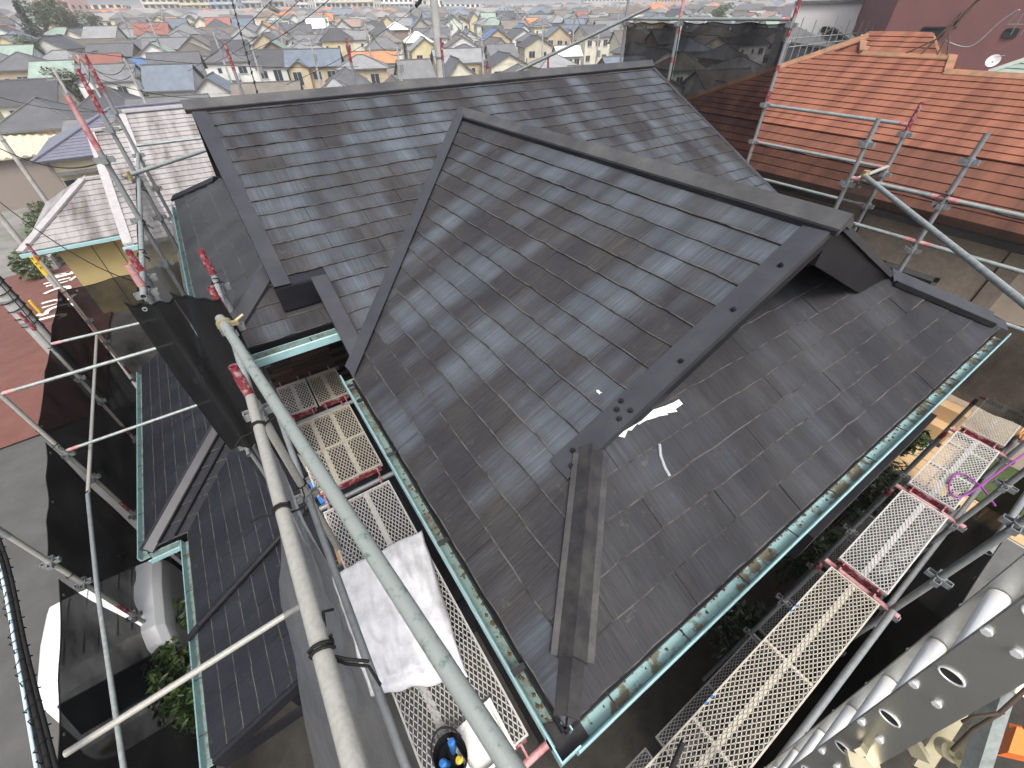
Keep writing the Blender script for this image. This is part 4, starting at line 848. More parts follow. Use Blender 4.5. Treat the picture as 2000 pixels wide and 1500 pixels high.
for nm, px0, mt, lab in (('rope_coil', 0, 'rope_tan', 'tan rope coil hanging at the right edge above the walkway'), ('rope_coil', 6, 'rope_pink', 'pinkish rope coil under the tan coil at right edge')):
    mb = MB(); base = P_(1998+px0, 845+px0*2, 5.2); pts = []
    for i in range(60): a = i*.42; pts.append(base+V(math.cos(a)*.10, .03*math.sin(i*.3), math.sin(a)*.07+.02*math.sin(i*.11)))
    mb.path(pts, .009, 6); tag(mb.build(nm, MAT[mt]), lab, 'rope')
# ================================================================== street side on the left
def util_pole(x, y, h, r0_, r1_, label, bands=(), name='utility_pole', arms=0, group='utility poles', rot=0, red=False):
    g = gz(x, y); o = thing(name, (x, y, g), label, 'utility pole', group); mb = MB(); mb.tube((x, y, g-.3), (x, y, g+h), r0_, 18, r2=r1_); mb.build('shaft', MAT['concrete'], o)
    for z in bands: mb = MB(); mb.tube((x, y, z), (x, y, z+.04), r0_*1.05, 18); mb.build('band', MAT['pipe_grey'], o)
    c, s = math.cos(rot), math.sin(rot)
    for i in range(arms):
        z = g+h-.3-.55*i; mb = MB(); mb.bar((x-.9*c, y-.9*s, z), (x+.9*c, y+.9*s, z), .09, .09)
        for k in (-.8, -.3, .3, .8): mb.tube((x+k*c, y+k*s, z+.04), (x+k*c, y+k*s, z+.24), .045, 8, r2=.03)
        mb.build('crossarm', MAT['pipe_grey'], o)
    if arms: mb = MB(); mb.tube((x+.35*s, y-.35*c, g+h-2.6), (x+.35*s, y-.35*c, g+h-1.8), .22, 12); mb.build('transformer', MAT['pipe_grey'], o)
    if red: pass
    return o
pp = V(-5.35, 10.4, 0); q = Xp(50, 620, -5.35)
up0 = util_pole(-5.35, q.y, 8.2, .17, .15, 'thick banded concrete utility pole at the left edge beside black netting', (2.2, 2.8, 3.3, 3.75, 4.2))
mb = MB(); mb.path([(-5.35+.19*math.cos(i*.9), q.y+.19*math.sin(i*.9), 2.0+i*.03) for i in range(60)], .012, 5); mb.path([(-5.17, q.y-.06, -.5), (-5.17, q.y-.06, 6)], .02, 6); mb.build('cable_wrap', MAT['tie'], up0)
q2 = Zp(92, 395, gz(-8, 30)); util_pole(q2.x, q2.y, 9, .18, .14, 'grey concrete pole beside the beige house at far left', (1, 2.5))
mb = MB(); q3 = Zp(38, 470, -1.0)
yp = thing('warning_post', (q3.x, q3.y, gz(q3.x, q3.y)), 'yellow warning plate wrapped round a roadside post at far left', 'sign'); mb.tube((q3.x, q3.y, gz(q3.x, q3.y)), (q3.x, q3.y, 3.2), .13, 14); mb.build('post', MAT['concrete'], yp)
mb = MB(); mb.tube((q3.x, q3.y, gz(q3.x, q3.y)+.9), (q3.x, q3.y, gz(q3.x, q3.y)+2.3), .136, 14); sg = mb.build('plate', MAT['yellow_sign'], yp)
for i, (dx, dz, w_, h_) in enumerate([(-.05, 1.9, .1, .03), (-.02, 1.8, .03, .12), (.0, 1.6, .12, .03), (-.03, 1.52, .03, .1), (.02, 1.35, .1, .03), (.0, 1.25, .03, .09)]):
    mb = MB(); mb.box(q3.x+dx-w_/2, q3.x+dx+w_/2, q3.y-.150, q3.y-.13, gz(q3.x, q3.y)+dz, gz(q3.x, q3.y)+dz+h_); mb.build('painted_stroke', MAT['rubber'], sg)
for i in range(2):
    p = Zp(6+i*12, 548-i*6, -.9); mb = MB(); g = gz(p.x, p.y); mb.tube((p.x, p.y, g), (p.x, p.y, g+.85), .06, 12); mb.tube((p.x, p.y, g+.85), (p.x, p.y, g+.88), .05, 12, r2=.02); tag(mb.build('bollard', MAT['yellow_sign']), ['yellow roadside bollard at the left edge, outer of two', 'yellow roadside bollard at the left edge, inner of two'][i], 'bollard', 'yellow bollards')
# small white vehicle
VX, VY = -3.72, 4.22
van = thing('microvan', (VX, VY, 0), 'small white delivery vehicle parked half behind the black netting', 'vehicle')
prof = [(-.62, .35), (-.66, .62), (-.62, .95), (-.50, 1.04), (-.26, 1.70), (-.08, 1.85), (.5, 1.90), (.98, 1.87), (1.08, 1.72), (1.12, .9), (1.10, .35)]
mb = MB(); hw = .68; secs = [(-hw, .80), (-hw*.97, .93), (-hw*.86, .985), (-hw*.5, 1.0), (0, 1.005), (hw*.5, 1.0), (hw*.86, .985), (hw*.97, .93), (hw, .80)]
vs = [(VX+sx, VY+y*(.96 if abs(sx) > .6 else 1), .35+(z-.35)*sc_) for sx, sc_ in secs for y, z in prof]; k = len(prof)
mb.mesh(vs, [(a*k+i, a*k+i+1, (a+1)*k+i+1, (a+1)*k+i) for a in range(len(secs)-1) for i in range(k-1)], True)
for s in (0, len(secs)-1): mb.face([vs[s*k+i] for i in range(k)])
bd = mb.build('body', MAT['van_white'], van, weld=True)
bv = bd.modifiers.new('bevel', 'BEVEL'); bv.width = .06; bv.segments = 3; bv.limit_method = 'ANGLE'; bv.angle_limit = R(25)
mb = MB(); mb.hexa([(VX-.56, VY-.48, 1.08), (VX+.56, VY-.48, 1.08), (VX+.52, VY-.29, 1.60), (VX-.52, VY-.29, 1.60)]+[(VX-.56, VY-.51, 1.10), (VX+.56, VY-.51, 1.10), (VX+.52, VY-.32, 1.62), (VX-.52, VY-.32, 1.62)]); mb.build('windscreen', MAT['glass'], bd)
for sx in (-.15, .0, .2, -.35, .35): mb = MB(); mb.bar((VX+sx, VY+.0, 1.885), (VX+sx, VY+.95, 1.895), .012, .012); mb.build('roof_rib', MAT['plastic_white'], bd)
for sx in (-.45, .45):
    mb = MB(); mb.tube((VX+sx, VY-.62, .72), (VX+sx, VY-.68, .72), .11, 16); mb.build('headlight', MAT['zinc'], bd)
for sx in (-.66, .66):
    for sy in (-.25, .75):
        mb = MB(); mb.tube((VX+sx-.07, VY+sy, .27), (VX+sx+.07, VY+sy, .27), .27, 20); wh = mb.build('wheel', MAT['rubber'], van); mb = MB(); mb.tube((VX+sx-.075, VY+sy, .27), (VX+sx+.075, VY+sy, .27), .15, 14); mb.build('rim', MAT['pipe'], wh)
# overhead cables low at the left edge
tp0 = [V(p.x, p.y, p.z) for p in (Zp(-60, 960, 4.4), Zp(0, 1085, 4.4), Zp(45, 1290, 4.3), Zp(112, 1560, 4.3))]
mb = MB(); sp = smooth(tp0, 10)
for dx, r_ in ((0, .016), (.035, .012), (-.03, .01)): mb.path([p+V(dx, 0, dx*.4) for p in sp], r_, 6)
mb.path([p+V(.05*math.cos(i*1.9), 0, .05*math.sin(i*1.9)) for i, p in enumerate(smooth(sp, 4))], .005, 5)
tag(mb.build('cable_bundle', MAT['tie']), 'bundle of black telephone cables crossing the bottom left corner', 'cable')
mb = MB(); sp2 = smooth([Zp(-40, 1010, 4.4), Zp(0, 1110, 4.4), Zp(40, 1320, 4.3), Zp(82, 1560, 4.3)], 8); mb.path(sp2, .011, 6); tag(mb.build('cable', plain('cable_blue', (.42, .55, .60), .5)), 'pale blue cable running beside the black cable bundle', 'cable')
def wire(pts, r_, label, mat='tie', sag=.3):
    a, b = Vector(pts[0]), Vector(pts[1]); mb = MB(); mb.path([a.lerp(b, i/16)-V(0, 0, sag*4*(i/16)*(1-i/16)) for i in range(17)], r_, 5); return tag(mb.build('overhead_wire', MAT[mat]), label, 'wire', 'overhead wires')
wire((Yp(0, 395, 14.), Yp(258, 548, 10.2)), .010, 'thin dark wire running down in front of the olive-yellow wall')
wire((Yp(0, 290, 22.), Yp(190, 320, 16.)), .018, 'thick dark cable in front of the dark window at far left')
wire((Yp(0, 555, 12.), Yp(70, 640, 9.4)), .010, 'thin wire over the red road towards the netting corner')
# ================================================================== plants
def leaf_cloud(mb, c, rad_, n, sz, seed, squash=1., shell=.5):
    q = random.Random(seed); c = Vector(c)
    for i in range(n):
        d = V(q.gauss(0, 1), q.gauss(0, 1), q.gauss(0, 1)).normalized(); k = (shell+(1-shell)*q.random())**.7; lump = .75+.5*mnoise.noise(d*1.8+V(seed, seed*.3, 0))
        p = c+V(d.x*rad_[0], d.y*rad_[1], d.z*rad_[2])*k*lump; a = V(q.uniform(-1, 1), q.uniform(-1, 1), q.uniform(-.5, .35)).normalized(); b = a.orthogonal().normalized(); b = (b*math.cos(q.random()*3)+a.cross(b)*math.sin(q.random()*3)); s = sz*q.uniform(.6, 1.3); cc = a.cross(b)*s*.08
        mb.mesh([p-a*s, p+b*s*.36+cc, p+a*s, p-b*s*.36+cc], [(0, 1, 2), (0, 2, 3)])
def shrub(pos, rad_, n, sz, mat, label, seed, stems=4, name='shrub', zc=None):
    pos = Vector(pos); o = thing(name, pos, label, 'shrub', 'garden shrubs'); mb = MB(); q = random.Random(seed); zc = zc or pos.z+rad_[2]*1.05; hh = zc-pos.z
    for i in range(stems):
        a = q.uniform(0, 6.3); mb.path([pos, pos+V(math.cos(a)*rad_[0]*.25, math.sin(a)*rad_[1]*.25, hh*.75), pos+V(math.cos(a)*rad_[0]*.6, math.sin(a)*rad_[1]*.6, hh+rad_[2]*.4)], .018, 5)
    mb.build('stem', MAT['bark'], o); mb = MB(); leaf_cloud(mb, (pos.x, pos.y, zc), rad_, n, sz, seed); mb.build('foliage', MAT[mat], o); return o
for i, (px, py, z, rd, n, mt, lab) in enumerate([(1785, 885, 2.4, (.45, .4, .7), 900, 'leaf', 'leafy green shrub before the tan tiles right of the front gutter'), (1690, 950, 1.9, (.7, .5, .8), 1500, 'leaf_dark', 'dark shrub under the middle of the front gutter'),
        (1580, 1080, 1.6, (.6, .5, .7), 1100, 'leaf_dark', 'dark shrub below the front gutter, nearer the corner'), (1440, 1230, 1.2, (.6, .5, .6), 900, 'leaf_dark', 'yellowing shrub in deep shade beneath the front walkway'),
        (350, 1330, 1.3, (.30, .75, .7), 1500, 'leaf', 'big leafy shrub between black netting and lower roof'), (365, 1215, 1.2, (.25, .3, .5), 500, 'leaf', 'small leafy shrub just behind the white vehicle'), (1730, 1330, .7, (.9, .5, .5), 1300, 'leaf', 'low green shrub on the ground behind the ladder hoist')]):
    p = Zp(px, py, z); shrub((p.x, p.y, .02) if i else (7.3, .05, 2.1), rd if i else (.3, .35, .4), n, .055, mt, lab, 60+i, zc=max(z, rd[2]) if i else 2.6)
# tiled terrace and lawn patch of the neighbour at right
cc = V(7.93, -.4, 0)
ter = thing('tiled_terrace', (cc.x, cc.y, 0), 'tan tiled terrace glimpsed between front gutter and walkway', 'terrace')
mb = MB(); mb.box(7.12, 8.72, -2.2, 1.4, .0, 2.08); mb.build('base', MAT['concrete'], ter)
tm = MB(); tm.box(0, .295, 0, .295, 0, .02); tme = tm.data('tile', MAT['brown_tile'])
for i in range(5):
    for j in range(11):
        o = bpy.data.objects.new('tile', tme); COL.objects.link(o); o.parent = ter; o.location = (-.78+i*.31, -1.75+j*.32, 2.081)
mb = MB(); mb.box(7.5, 8.7, -1.6, -.62, 2.103, 2.14); kind(mb.build('lawn', MAT['moss']), 'stuff')
st_ = MB(); st_.box(8.25, 8.72, -.35, .9, 2.103, 2.45); st_.box(8.48, 8.719, -.35, .9, 2.45, 2.7); tag(st_.build('tiled_step', MAT['brown_tile']), 'brown tiled step against the tan wall beside the green lawn', 'step')
# ================================================================== neighbouring houses
def strips(parent, P0, u, v, ua, ub, nrow, ex, mat, hps, name='roof_course', lift=.02):
    P0, u, v = Vector(P0), Vector(u), Vector(v); n = u.cross(v).normalized(); n = n if n.z > 0 else -n
    for k in range(nrow):
        v0 = k*ex; m_ = 14; poly = [(ua+(ub-ua)*i/m_, v0+.012*mnoise.noise((i*.9, k*2.3, 1))) for i in range(m_+1)]+[(ub, v0+ex+.03), (ua, v0+ex+.03)]
        for h in hps:
            poly = clip(poly, *h)
            if len(poly) < 3: break
        if len(poly) < 3: continue
        top = [P0+u*a+v*b+n*(lift-lift/(ex+.04)*(b-v0)) for a, b in poly]; bt_ = [p-n*lift for p in top]; c = len(top); mb = MB()
        mb.mesh(top+bt_, [list(range(c))]+[(i, c+i, c+(i+1) % c, (i+1) % c) for i in range(c)]); mb.build(name, mat, parent)
def wall_box(name, par, x0, x1, y0, y1, z0, z1, mat): mb = MB(); mb.box(x0, x1, y0, y1, z0, z1); return mb.build(name, MAT[mat], par)
def win(par, c, w, h, ax, mat='glass', out=-1):
    """window on a wall; ax = axis the wall faces ('x' or 'y'), out its sign"""
    x, y, z = c; fr = MB(); t_ = .06
    def bx(m_, u0, u1, z0, z1, d0, d1):
        a, b = sorted((d0*out, d1*out)); m_.box(*( (x+a, x+b, y+u0, y+u1) if ax == 'x' else (x+u0, x+u1, y+a, y+b)), z+z0, z+z1)
    for u0, u1, z0, z1 in ((-w/2, w/2, h/2-t_, h/2), (-w/2, w/2, -h/2, -h/2+t_), (-w/2, -w/2+t_, -h/2, h/2), (w/2-t_, w/2, -h/2, h/2), (-.03, .03, -h/2, h/2)): bx(fr, u0, u1, z0, z1, -.01, .05)
    f = fr.build('window', MAT['frame'], par); g = MB(); bx(g, -w/2+t_, w/2-t_, -h/2+t_, h/2-t_, -.01, .02); g.build('pane', MAT[mat], f); return f
# --- orange roof, right
OH = thing('orange_roof_house', (11, 3, 0), 'neighbour house with weathered orange slate roof behind the right scaffold', 'house')
ox, oz = 8.2, 5.5; oy = lambda x: 0
rx, rz_ = 11.42, oz+T*(11.42-ox); ax_, az_, ay_ = 11.9, oz+T*(11.9-ox), 5.07
def OP(x, y, dz=0): return (x, y, oz+T*(x-ox)+dz)
n_ = (-ST, 0, CT)
mb = MB(); mb.slab([OP(ox, -4), OP(11.05, -4), OP(11.05, 3.1), OP(rx, 3.3), OP(rx, 4.7), OP(ax_, 5.0), OP(ox, 8.7)], n_, .12); od = mb.build('roof', MAT['orange_dark'], OH)
hps = [(1, CT, 8.69), (0, 1, (rx-ox)/CT+.0)]
uO, vO = V(0, 1, 0), V(CT, 0, ST)
strips(od, (ox, 0, oz), uO, vO, -4, 8.7, 6, .205, MAT['orange_dark'], [(1, CT, 8.69)])
strips(od, (ox+6*.205*CT, 0, oz+6*.205*ST+.02), uO, vO, -4, 8.7, 14, .172, MAT['orange_roof'], [(1, CT, 8.69-6*.205*CT), (0, 1, (11.03-ox)/CT-6*.205), ])
strips(od, (ox+6*.205*CT, 0, oz+6*.205*ST+.02), uO, vO, 3.2, 8.7, 17, .172, MAT['orange_roof'], [(1, CT, 8.69-6*.205*CT), (0, 1, (rx-ox)/CT-6*.205), (0, -1, -((11.03-ox)/CT-6*.205))])
cap('ridge_cap', OP(11.05, -4, .02), OP(11.05, 3.15, .02), .10, .10, dL, dRr, MAT['orange_cap'], .05, parent=od)
cap('ridge_cap', OP(rx, 3.25, .02), OP(rx, 4.75, .02), .10, .10, dL, dRr, MAT['orange_cap'], .05, parent=od)
cap('hip_cap', OP(ax_, 5.0, .02), OP(ox, 8.7, .02), .12, .12, V(-.7, -.7, -.3), V(.7, .7, -.3), MAT['orange_cap'], .06, parent=od, seg=2)
mb = MB(); mb.bar(OP(11.05, 3.12, .02), OP(rx, 3.27, .04), .12, .05); mb.build('verge_cap', MAT['orange_cap'], od)
mb = MB(); mb.face([OP(11.1, 3.18), OP(rx+.05, 3.30), (rx+.3, 3.32, oz+T*(11.1-ox)+.02)]); mb.build('gablet_wall', MAT['wall_dark'], OH)
# far slopes and the higher block behind
mb = MB(); mb.slab([(11.05, 3.1, OP(11.05, 0)[2]), (11.05, -4, OP(11.05, 0)[2]), (14, -4, 5.5), (14, 3.1, 5.5)], (ST, 0, CT), .1); mb.slab([OP(rx, 3.3), (15, 3.3, 5.6), (15, 5, 5.6), OP(rx, 4.7)], (ST, 0, CT), .1); mb.slab([OP(ax_, 5.0), (15, 8.7, 5.5), OP(ox, 8.7)], (0, ST, CT), .1); mb.build('far_roof', MAT['orange_dark'], OH)
zu = 7.33
mb = MB(); mb.slab([OP(rx, 4.72, .02), OP(rx, 3.5, .03), (12.15, 3.95, zu), (12.0, 5.05, zu)], n_, .08); up_ = mb.build('upper_roof', MAT['orange_roof'], OH)
strips(up_, OP(rx, 0, .05), uO, V(.86, 0, .36).normalized(), 3.5, 5.1, 4, .18, MAT['orange_roof'], [(-1, .62, -3.52), (1, -.5, 4.72)])
cap('ridge_cap', (12.05, 5.1, zu), (12.15, 3.95, zu), .09, .09, dL, dRr, MAT['orange_cap'], .05, parent=up_); mb = MB(); mb.bar((12.0, 5.07, zu), OP(rx, 4.72, .05), .2, .05); mb.bar((12.15, 3.95, zu), OP(rx, 3.48, .04), .05, .04); mb.build('verge_cap', MAT['orange_cap'], up_)
mb = MB(); mb.slab([(12.05, 5.1, zu), (12.15, 3.95, zu), (14, 3.5, 6.6), (14, 5.2, 6.6)], (ST, 0, CT), .08); mb.build('upper_far_roof', MAT['orange_dark'], OH)
wall_box('wall', OH, 8.75, 13.6, -4, 8.0, 0, 5.45, 'tan_wall')
for y in (-1.5, .6, 2.5): 
    mb = MB(); mb.box(8.735, 8.75, y, y+.02, 0, 5.4); mb.build('wall_joint', MAT['wall_dark'], OH)
wall_box('eave_board', OH, 8.22, 8.75, -4, 8.6, 5.28, 5.36, 'wall_dark'); win(OH, (8.74, 1.9, 4.0), 1.6, 1.0, 'x')
# antennas, dish and cables on the orange roof
an = thing('tv_antenna', OP(11.4, 3.7, .1), 'tangled aerial masts and cables on the orange ridge', 'antenna'); p = V(*OP(11.4, 3.75, .06)); mb = MB()
tpx = Yp(1905, 10, 3.9); tpp = CAM+(Yp(1895, 20, 3.7)-CAM)
mb.path([p, p+V(.1, -.12, .30), p+V(.25, -.35, .75)], .014, 6); mb.path([p+V(0, -.25, 0), p+V(.1, -.22, .3), p+V(.25, -.38, .8)], .012, 6); mb.path([p+V(0, .25, 0), p+V(.1, -.1, .22)], .012, 6); mb.path([p+V(0, -.4, 0), p+V(.1, -.25, .25)], .012, 6); mb.build('mast', MAT['bark'], an)
mb = MB(); b = p+V(.25, -.36, .75); mb.box(b.x-.05, b.x+.05, b.y-.08, b.y+.04, b.z, b.z+.10); mb.build('booster_box', MAT['van_white'], an)
mb = MB(); c = p+V(.3, -.9, .42); mb.bar(c, c+V(.05, -.75, .0), .014, .014)
for k in range(5): mb.bar(c+V(0, -.12-.13*k, -.14), c+V(0, -.12-.13*k, .14), .008, .008)
mb.path(smooth([p+V(.1, -.2, .2), p+V(.2, -.6, .12), p+V(.25, -.8, .45), p+V(.28, -.95, .6), c]), .010, 5); mb.build('aerial', MAT['pipe'], an)
# --- green-roofed house behind it
GH = thing('green_roof_house', (18, 1, 0), 'house with grey-green slate roof at the top right edge', 'house'); e0, e1 = V(16.2, -3, 6.15), V(16.2, 4.2, 6.15)
mb = MB(); mb.slab([(16.2, -3, 6.0), (18.1, -3, 6.92), (18.1, 3.3, 6.92), (16.2, 4.9, 6.0)], n_, .1); gd = mb.build('roof', MAT['green_roof'], GH)
strips(gd, (16.2, 0, 6.0), uO, V(.9, 0, .436).normalized(), -3, 4.9, 10, .215, MAT['green_roof'], [(1, .76, 4.88), (0, 1, 2.1)], lift=.03)
cap('hip_cap', (18.1, 3.3, 6.94), (16.2, 4.9, 6.02), .1, .1, V(-.6, -.6, -.3), V(.6, .6, -.3), MAT['green_roof'], .05, parent=gd, seg=1); cap('ridge_cap', (18.1, -3, 6.94), (18.1, 3.3, 6.94), .1, .1, dL, dRr, MAT['green_roof'], .05, parent=gd)
mb = MB(); mb.slab([(18.1, 3.3, 6.92), (18.1, -3, 6.92), (20, -3, 6), (20, 4.9, 6)], (ST, 0, CT), .1); mb.slab([(18.1, 3.3, 6.92), (20, 4.9, 6), (16.2, 4.9, 6)], (0, ST, CT), .1); mb.build('far_roof', MAT['green_roof'], GH); wall_box('wall', GH, 16.6, 19.6, -3, 4.5, -1, 6, 'white_wall')
ds = thing('satellite_dish', (16.9, 3.9, 6.3), 'white satellite dish at the corner of the green roof', 'satellite dish'); mb = MB(); c = V(17.0, 4.05, 6.72); dr = V(-.75, -.1, .35).normalized(); u_ = dr.orthogonal().normalized(); w_ = dr.cross(u_); vs = [c]
for k in (1, 2, 3):
    for i in range(16): a = 2*math.pi*i/16; vs.append(c+(u_*math.cos(a)+w_*math.sin(a))*.045*k+dr*.004*k*k)
mb.mesh(vs, [(0, 1+i, 1+(i+1) % 16) for i in range(16)]+[(1+16*k+i, 17+16*k+i, 17+16*k+(i+1) % 16, 1+16*k+(i+1) % 16) for k in (0, 1) for i in range(16)], True); mb.build('reflector', MAT['dish'], ds); mb = MB(); mb.path([c, c-V(.03, 0, .3), V(17.0, 3.95, 6.35)], .018, 6); mb.path([c+w_*.2, c+dr*.22], .008, 5); mb.build('arm', MAT['pipe_grey'], ds)
# --- maroon building and white-walled building behind
MH = thing('maroon_building', (30, 6, 0), 'large windowed maroon building at the top right corner', 'building')
def facing_wall(par, pxs, d, z0, ztop, depth, mat, name='wall'):
    """a block whose front runs between two bearings at distance d"""
    A, B = [CAM+Vector((ray(px, py).x, ray(px, py).y, 0)).normalized()*d for px, py in pxs]; A.z = B.z = 0; bk = V(.83, .55, 0)*depth; mb = MB()
    mb.hexa([A+V(0, 0, z0), B+V(0, 0, z0), B+bk+V(0, 0, z0), A+bk+V(0, 0, z0), A+V(0, 0, ztop), B+V(0, 0, ztop), B+bk+V(0, 0, ztop), A+bk+V(0, 0, ztop)]); return mb.build(name, MAT[mat], par), A, B
w_, A, B = facing_wall(MH, [(1742, 30), (2060, 60)], 27, -2, 11, 9, 'maroon')
def onwall(A, B, px, py):
    n = (B-A).cross(V(0, 0, 1)); return hit(px, py, n, n.dot(A))
def wallwin(par, A, B, quad, name='window'):
    n = (B-A).cross(V(0, 0, 1)).normalized(); n = -n if n.dot(CAM-A) < 0 else n
    P4 = [onwall(A, B, *q) for q in quad]; z0, z1 = min(p.z for p in P4), max(p.z for p in P4); d = (B-A).normalized(); s = sorted((p-A).dot(d) for p in P4); s0, s1 = s[0]*.5+s[1]*.5, s[2]*.5+s[3]*.5
    A0, A1 = A+d*s0, A+d*s1; mb = MB(); h = (z1-z0); 
    def bar_(a, b, w, hgt): mb.bar(a+n*.02, b+n*.02, .08, hgt)
    Z0, Z1 = V(0, 0, z0-A.z), V(0, 0, z1-A.z); mb.bar(A0+Z0, A1+Z0, .1, .06); mb.bar(A0+Z1, A1+Z1, .1, .06); mb.bar(A0+Z0, A0+Z1, .1, .06, up=n); mb.bar(A1+Z0, A1+Z1, .1, .06, up=n); mb.bar((A0+A1)/2+Z0, (A0+A1)/2+Z1, .1, .05, up=n); f = mb.build(name, MAT['rubber'], par)
    g = MB(); g.face([A0+Z0+n*.015, A1+Z0+n*.015, A1+Z1+n*.015, A0+Z1+n*.015]); g.build('pane', MAT['glass'], f)
wallwin(MH, A, B, [(1800, 54), (1842, 54), (1842, 71), (1800, 71)]); wallwin(MH, A, B, [(1963, 57), (1985, 57), (1985, 72), (1963, 72)])
mb = MB(); q = onwall(A, B, 1882, 26); mb.path([q, q+V(-.25, 0, -.02), q+V(-.25, 0, -.35), q+V(-.1, 0, -.4)], .05, 6); mb.build('vent_pipe', MAT['rubber'], MH)
DH = thing('dark_gable_house', (24, 7, 0), 'dark-roofed gable house squeezed between orange roof and maroon wall', 'house'); mb = MB()
g0, g1, g2 = CAM+ray(1815, 92)*21.5, CAM+ray(1905, 45)*21, CAM+ray(1978, 78)*20.5; bk = V(.83, .55, .0)*4; dz = V(0, 0, -.12)
mb.hexa([g0+dz, g1+dz, g1+bk+dz, g0+bk+dz, g0, g1, g1+bk, g0+bk]); mb.hexa([g1+dz, g2+dz, g2+bk+dz, g1+bk+dz, g1, g2, g2+bk, g1+bk]); mb.build('roof', MAT['grey_roof'], DH)
i_ = V(.4, .27, 0); mb = MB(); b0, b1, b2 = g0+i_-V(0, 0, .1), g1+i_-V(0, 0, .1), g2+i_-V(0, 0, .1); mb.face([b0, b1, b2, V(b2.x, b2.y, -2), V(b0.x, b0.y, -2)]); mb.build('wall', MAT['grey_roof'], DH)
WB = thing('white_building', (35, 18, 0), 'big pale flat-walled building behind the scaffolded roof at top right', 'building'); w_, A, B = facing_wall(WB, [(1548, 20), (1738, 30)], 34, -2, 7.95, 8, 'white_wall'); mb = MB(); mb.bar(A+V(0, 0, 7.95-A.z)+V(0, 0, .05), B+V(0, 0, 7.95-B.z)+V(0, 0, .05), .3, .12); mb.build('parapet_cap', MAT['grey_roof'], WB)
for q in ([(1606, 53), (1618, 53), (1618, 62), (1606, 62)], [(1692, 32), (1702, 32), (1702, 36), (1692, 36)]): wallwin(WB, A, B, q)
SH = thing('scaffolded_house', (22, 12, 0), 'cream-roofed house wrapped in thin scaffold pipes beyond the orange roof', 'house')
c0, c1, c2, c3 = CAM+ray(1640, 62)*23, CAM+ray(1705, 38)*24.5, CAM+ray(1750, 72)*20, CAM+ray(1672, 84)*20
mb = MB(); mb.slab([c0, c3, c2, c1], V(-.4, -.3, .9), .12); plain('cream_roof', (.52, .49, .38), .7, 0, (.44, .41, .32), 3); mb.build('roof', MAT['cream_roof'], SH); mb = MB(); mb.bar(c1, c1.lerp(c3.lerp(c2, .7), 1), .25, .06); mb.build('ridge_cap', MAT['grey_roof'], SH)
mb = MB(); d0, d1, d2 = CAM+ray(1612, 66)*22, CAM+ray(1630, 53)*22, CAM+ray(1665, 80)*20; mb.slab([d0, d1, d1+V(3, 2, 0), d0+V(3, 2, -.2)], V(-.2, -.2, .9), .1); mb.slab([d1, d2, d2+V(3, 2, 0), d1+V(3, 2, 0)], V(-.2, -.2, .9), .1); mb.build('gable_roof', MAT['grey_roof'], SH)
mb = MB(); e0, e1 = CAM+ray(1545, 82)*21, CAM+ray(1680, 100)*18; mb.slab([e0, e1, e1+V(2, 1.5, -.1), e0+V(2.5, 1.5, .6)], V(-.3, -.2, .9), .1); mb.build('lower_roof', MAT['grey_roof'], SH); mb = MB(); mb.hexa([V(p.x+.4, p.y+.3, -2) for p in (e0, e1)]+[V(p.x+3.5, p.y+2.5, -2) for p in (e1, e0)]+[V(p.x+.4, p.y+.3, p.z-.15) for p in (e0, e1)]+[V(p.x+3.5, p.y+2.5, p.z-.15) for p in (e1, e0)]); mb.build('wall', MAT['grey_roof'], SH)
SS = thing('thin_scaffold', (19, 11, 0), 'thin scaffold poles standing round the cream roof beyond the orange house', 'scaffold'); rr = random.Random(8)
for i in range(17):
    px = 1540+i*13; b = CAM+ray(px, 86-i*.6)*(18.5+.25*(i % 3)); mb = MB(); mb.tube(V(b.x, b.y, -1.5), b+V(0, 0, .45+.45*rr.random()), .024, 6); mb.build('post', MAT['pipe_grey'], SS)
for py0, py1 in ((76, 58), (92, 68)): mb = MB(); mb.tube(CAM+ray(1540, py0)*18.6, CAM+ray(1752, py1)*18.6, .022, 6); mb.build('rail', MAT['pipe_grey'], SS)
# --- left: white-roofed house with olive wall, blue-grey roof, beige tile roof
WH = thing('white_roof_house', (-1, 22, gz(-1, 22)), 'house with stained white slate roof and olive-yellow wall behind left scaffold', 'house')
wt = .43; we = V(0, 18.4, 2.06); n2 = V(0, -wt, 1).normalized(); vv = V(0, 1, wt).normalized(); cw = vv.y
mb = MB(); mb.slab([(-3.5, 18.4, 2.06), (6, 18.4, 2.06), (6, 25, 4.9), (-2.3, 25, 4.9), (-2.3, 24.1, 4.51), (-3.5, 24.1, 4.51)], n2, .14); wd = mb.build('roof', MAT['white_roof'], WH)
strips(wd, we, V(1, 0, 0), vv, -3.45, 6, 21, .297, MAT['white_roof'], [], lift=.035); strips(wd, V(0, 24.1-.02, 4.505), V(1, 0, 0), vv, -2.28, 6, 3, .297, MAT['white_roof'], [], lift=.035)
for x, y0, y1 in ((-3.5, 18.4, 24.1), (-2.35, 22.0, 25)):
    mb = MB(); z = lambda y: 2.06+wt*(y-18.4); mb.hexa([(x-.05, y0, z(y0)-.2), (x+.22, y0, z(y0)-.05), (x+.22, y1, z(y1)-.05), (x-.05, y1, z(y1)-.2), (x-.05, y0, z(y0)+.07), (x+.22, y0, z(y0)+.07), (x+.22, y1, z(y1)+.07), (x-.05, y1, z(y1)+.07)]); mb.build('verge_cap', MAT['white_cap'], wd)
mb = MB(); mb.bar((-3.5, 24.1, 4.58), (-2.3, 24.1, 4.58), .25, .08); mb.bar((-2.35, 25, 4.98), (6, 25, 4.98), .25, .08); mb.build('ridge_cap', MAT['white_cap'], wd)
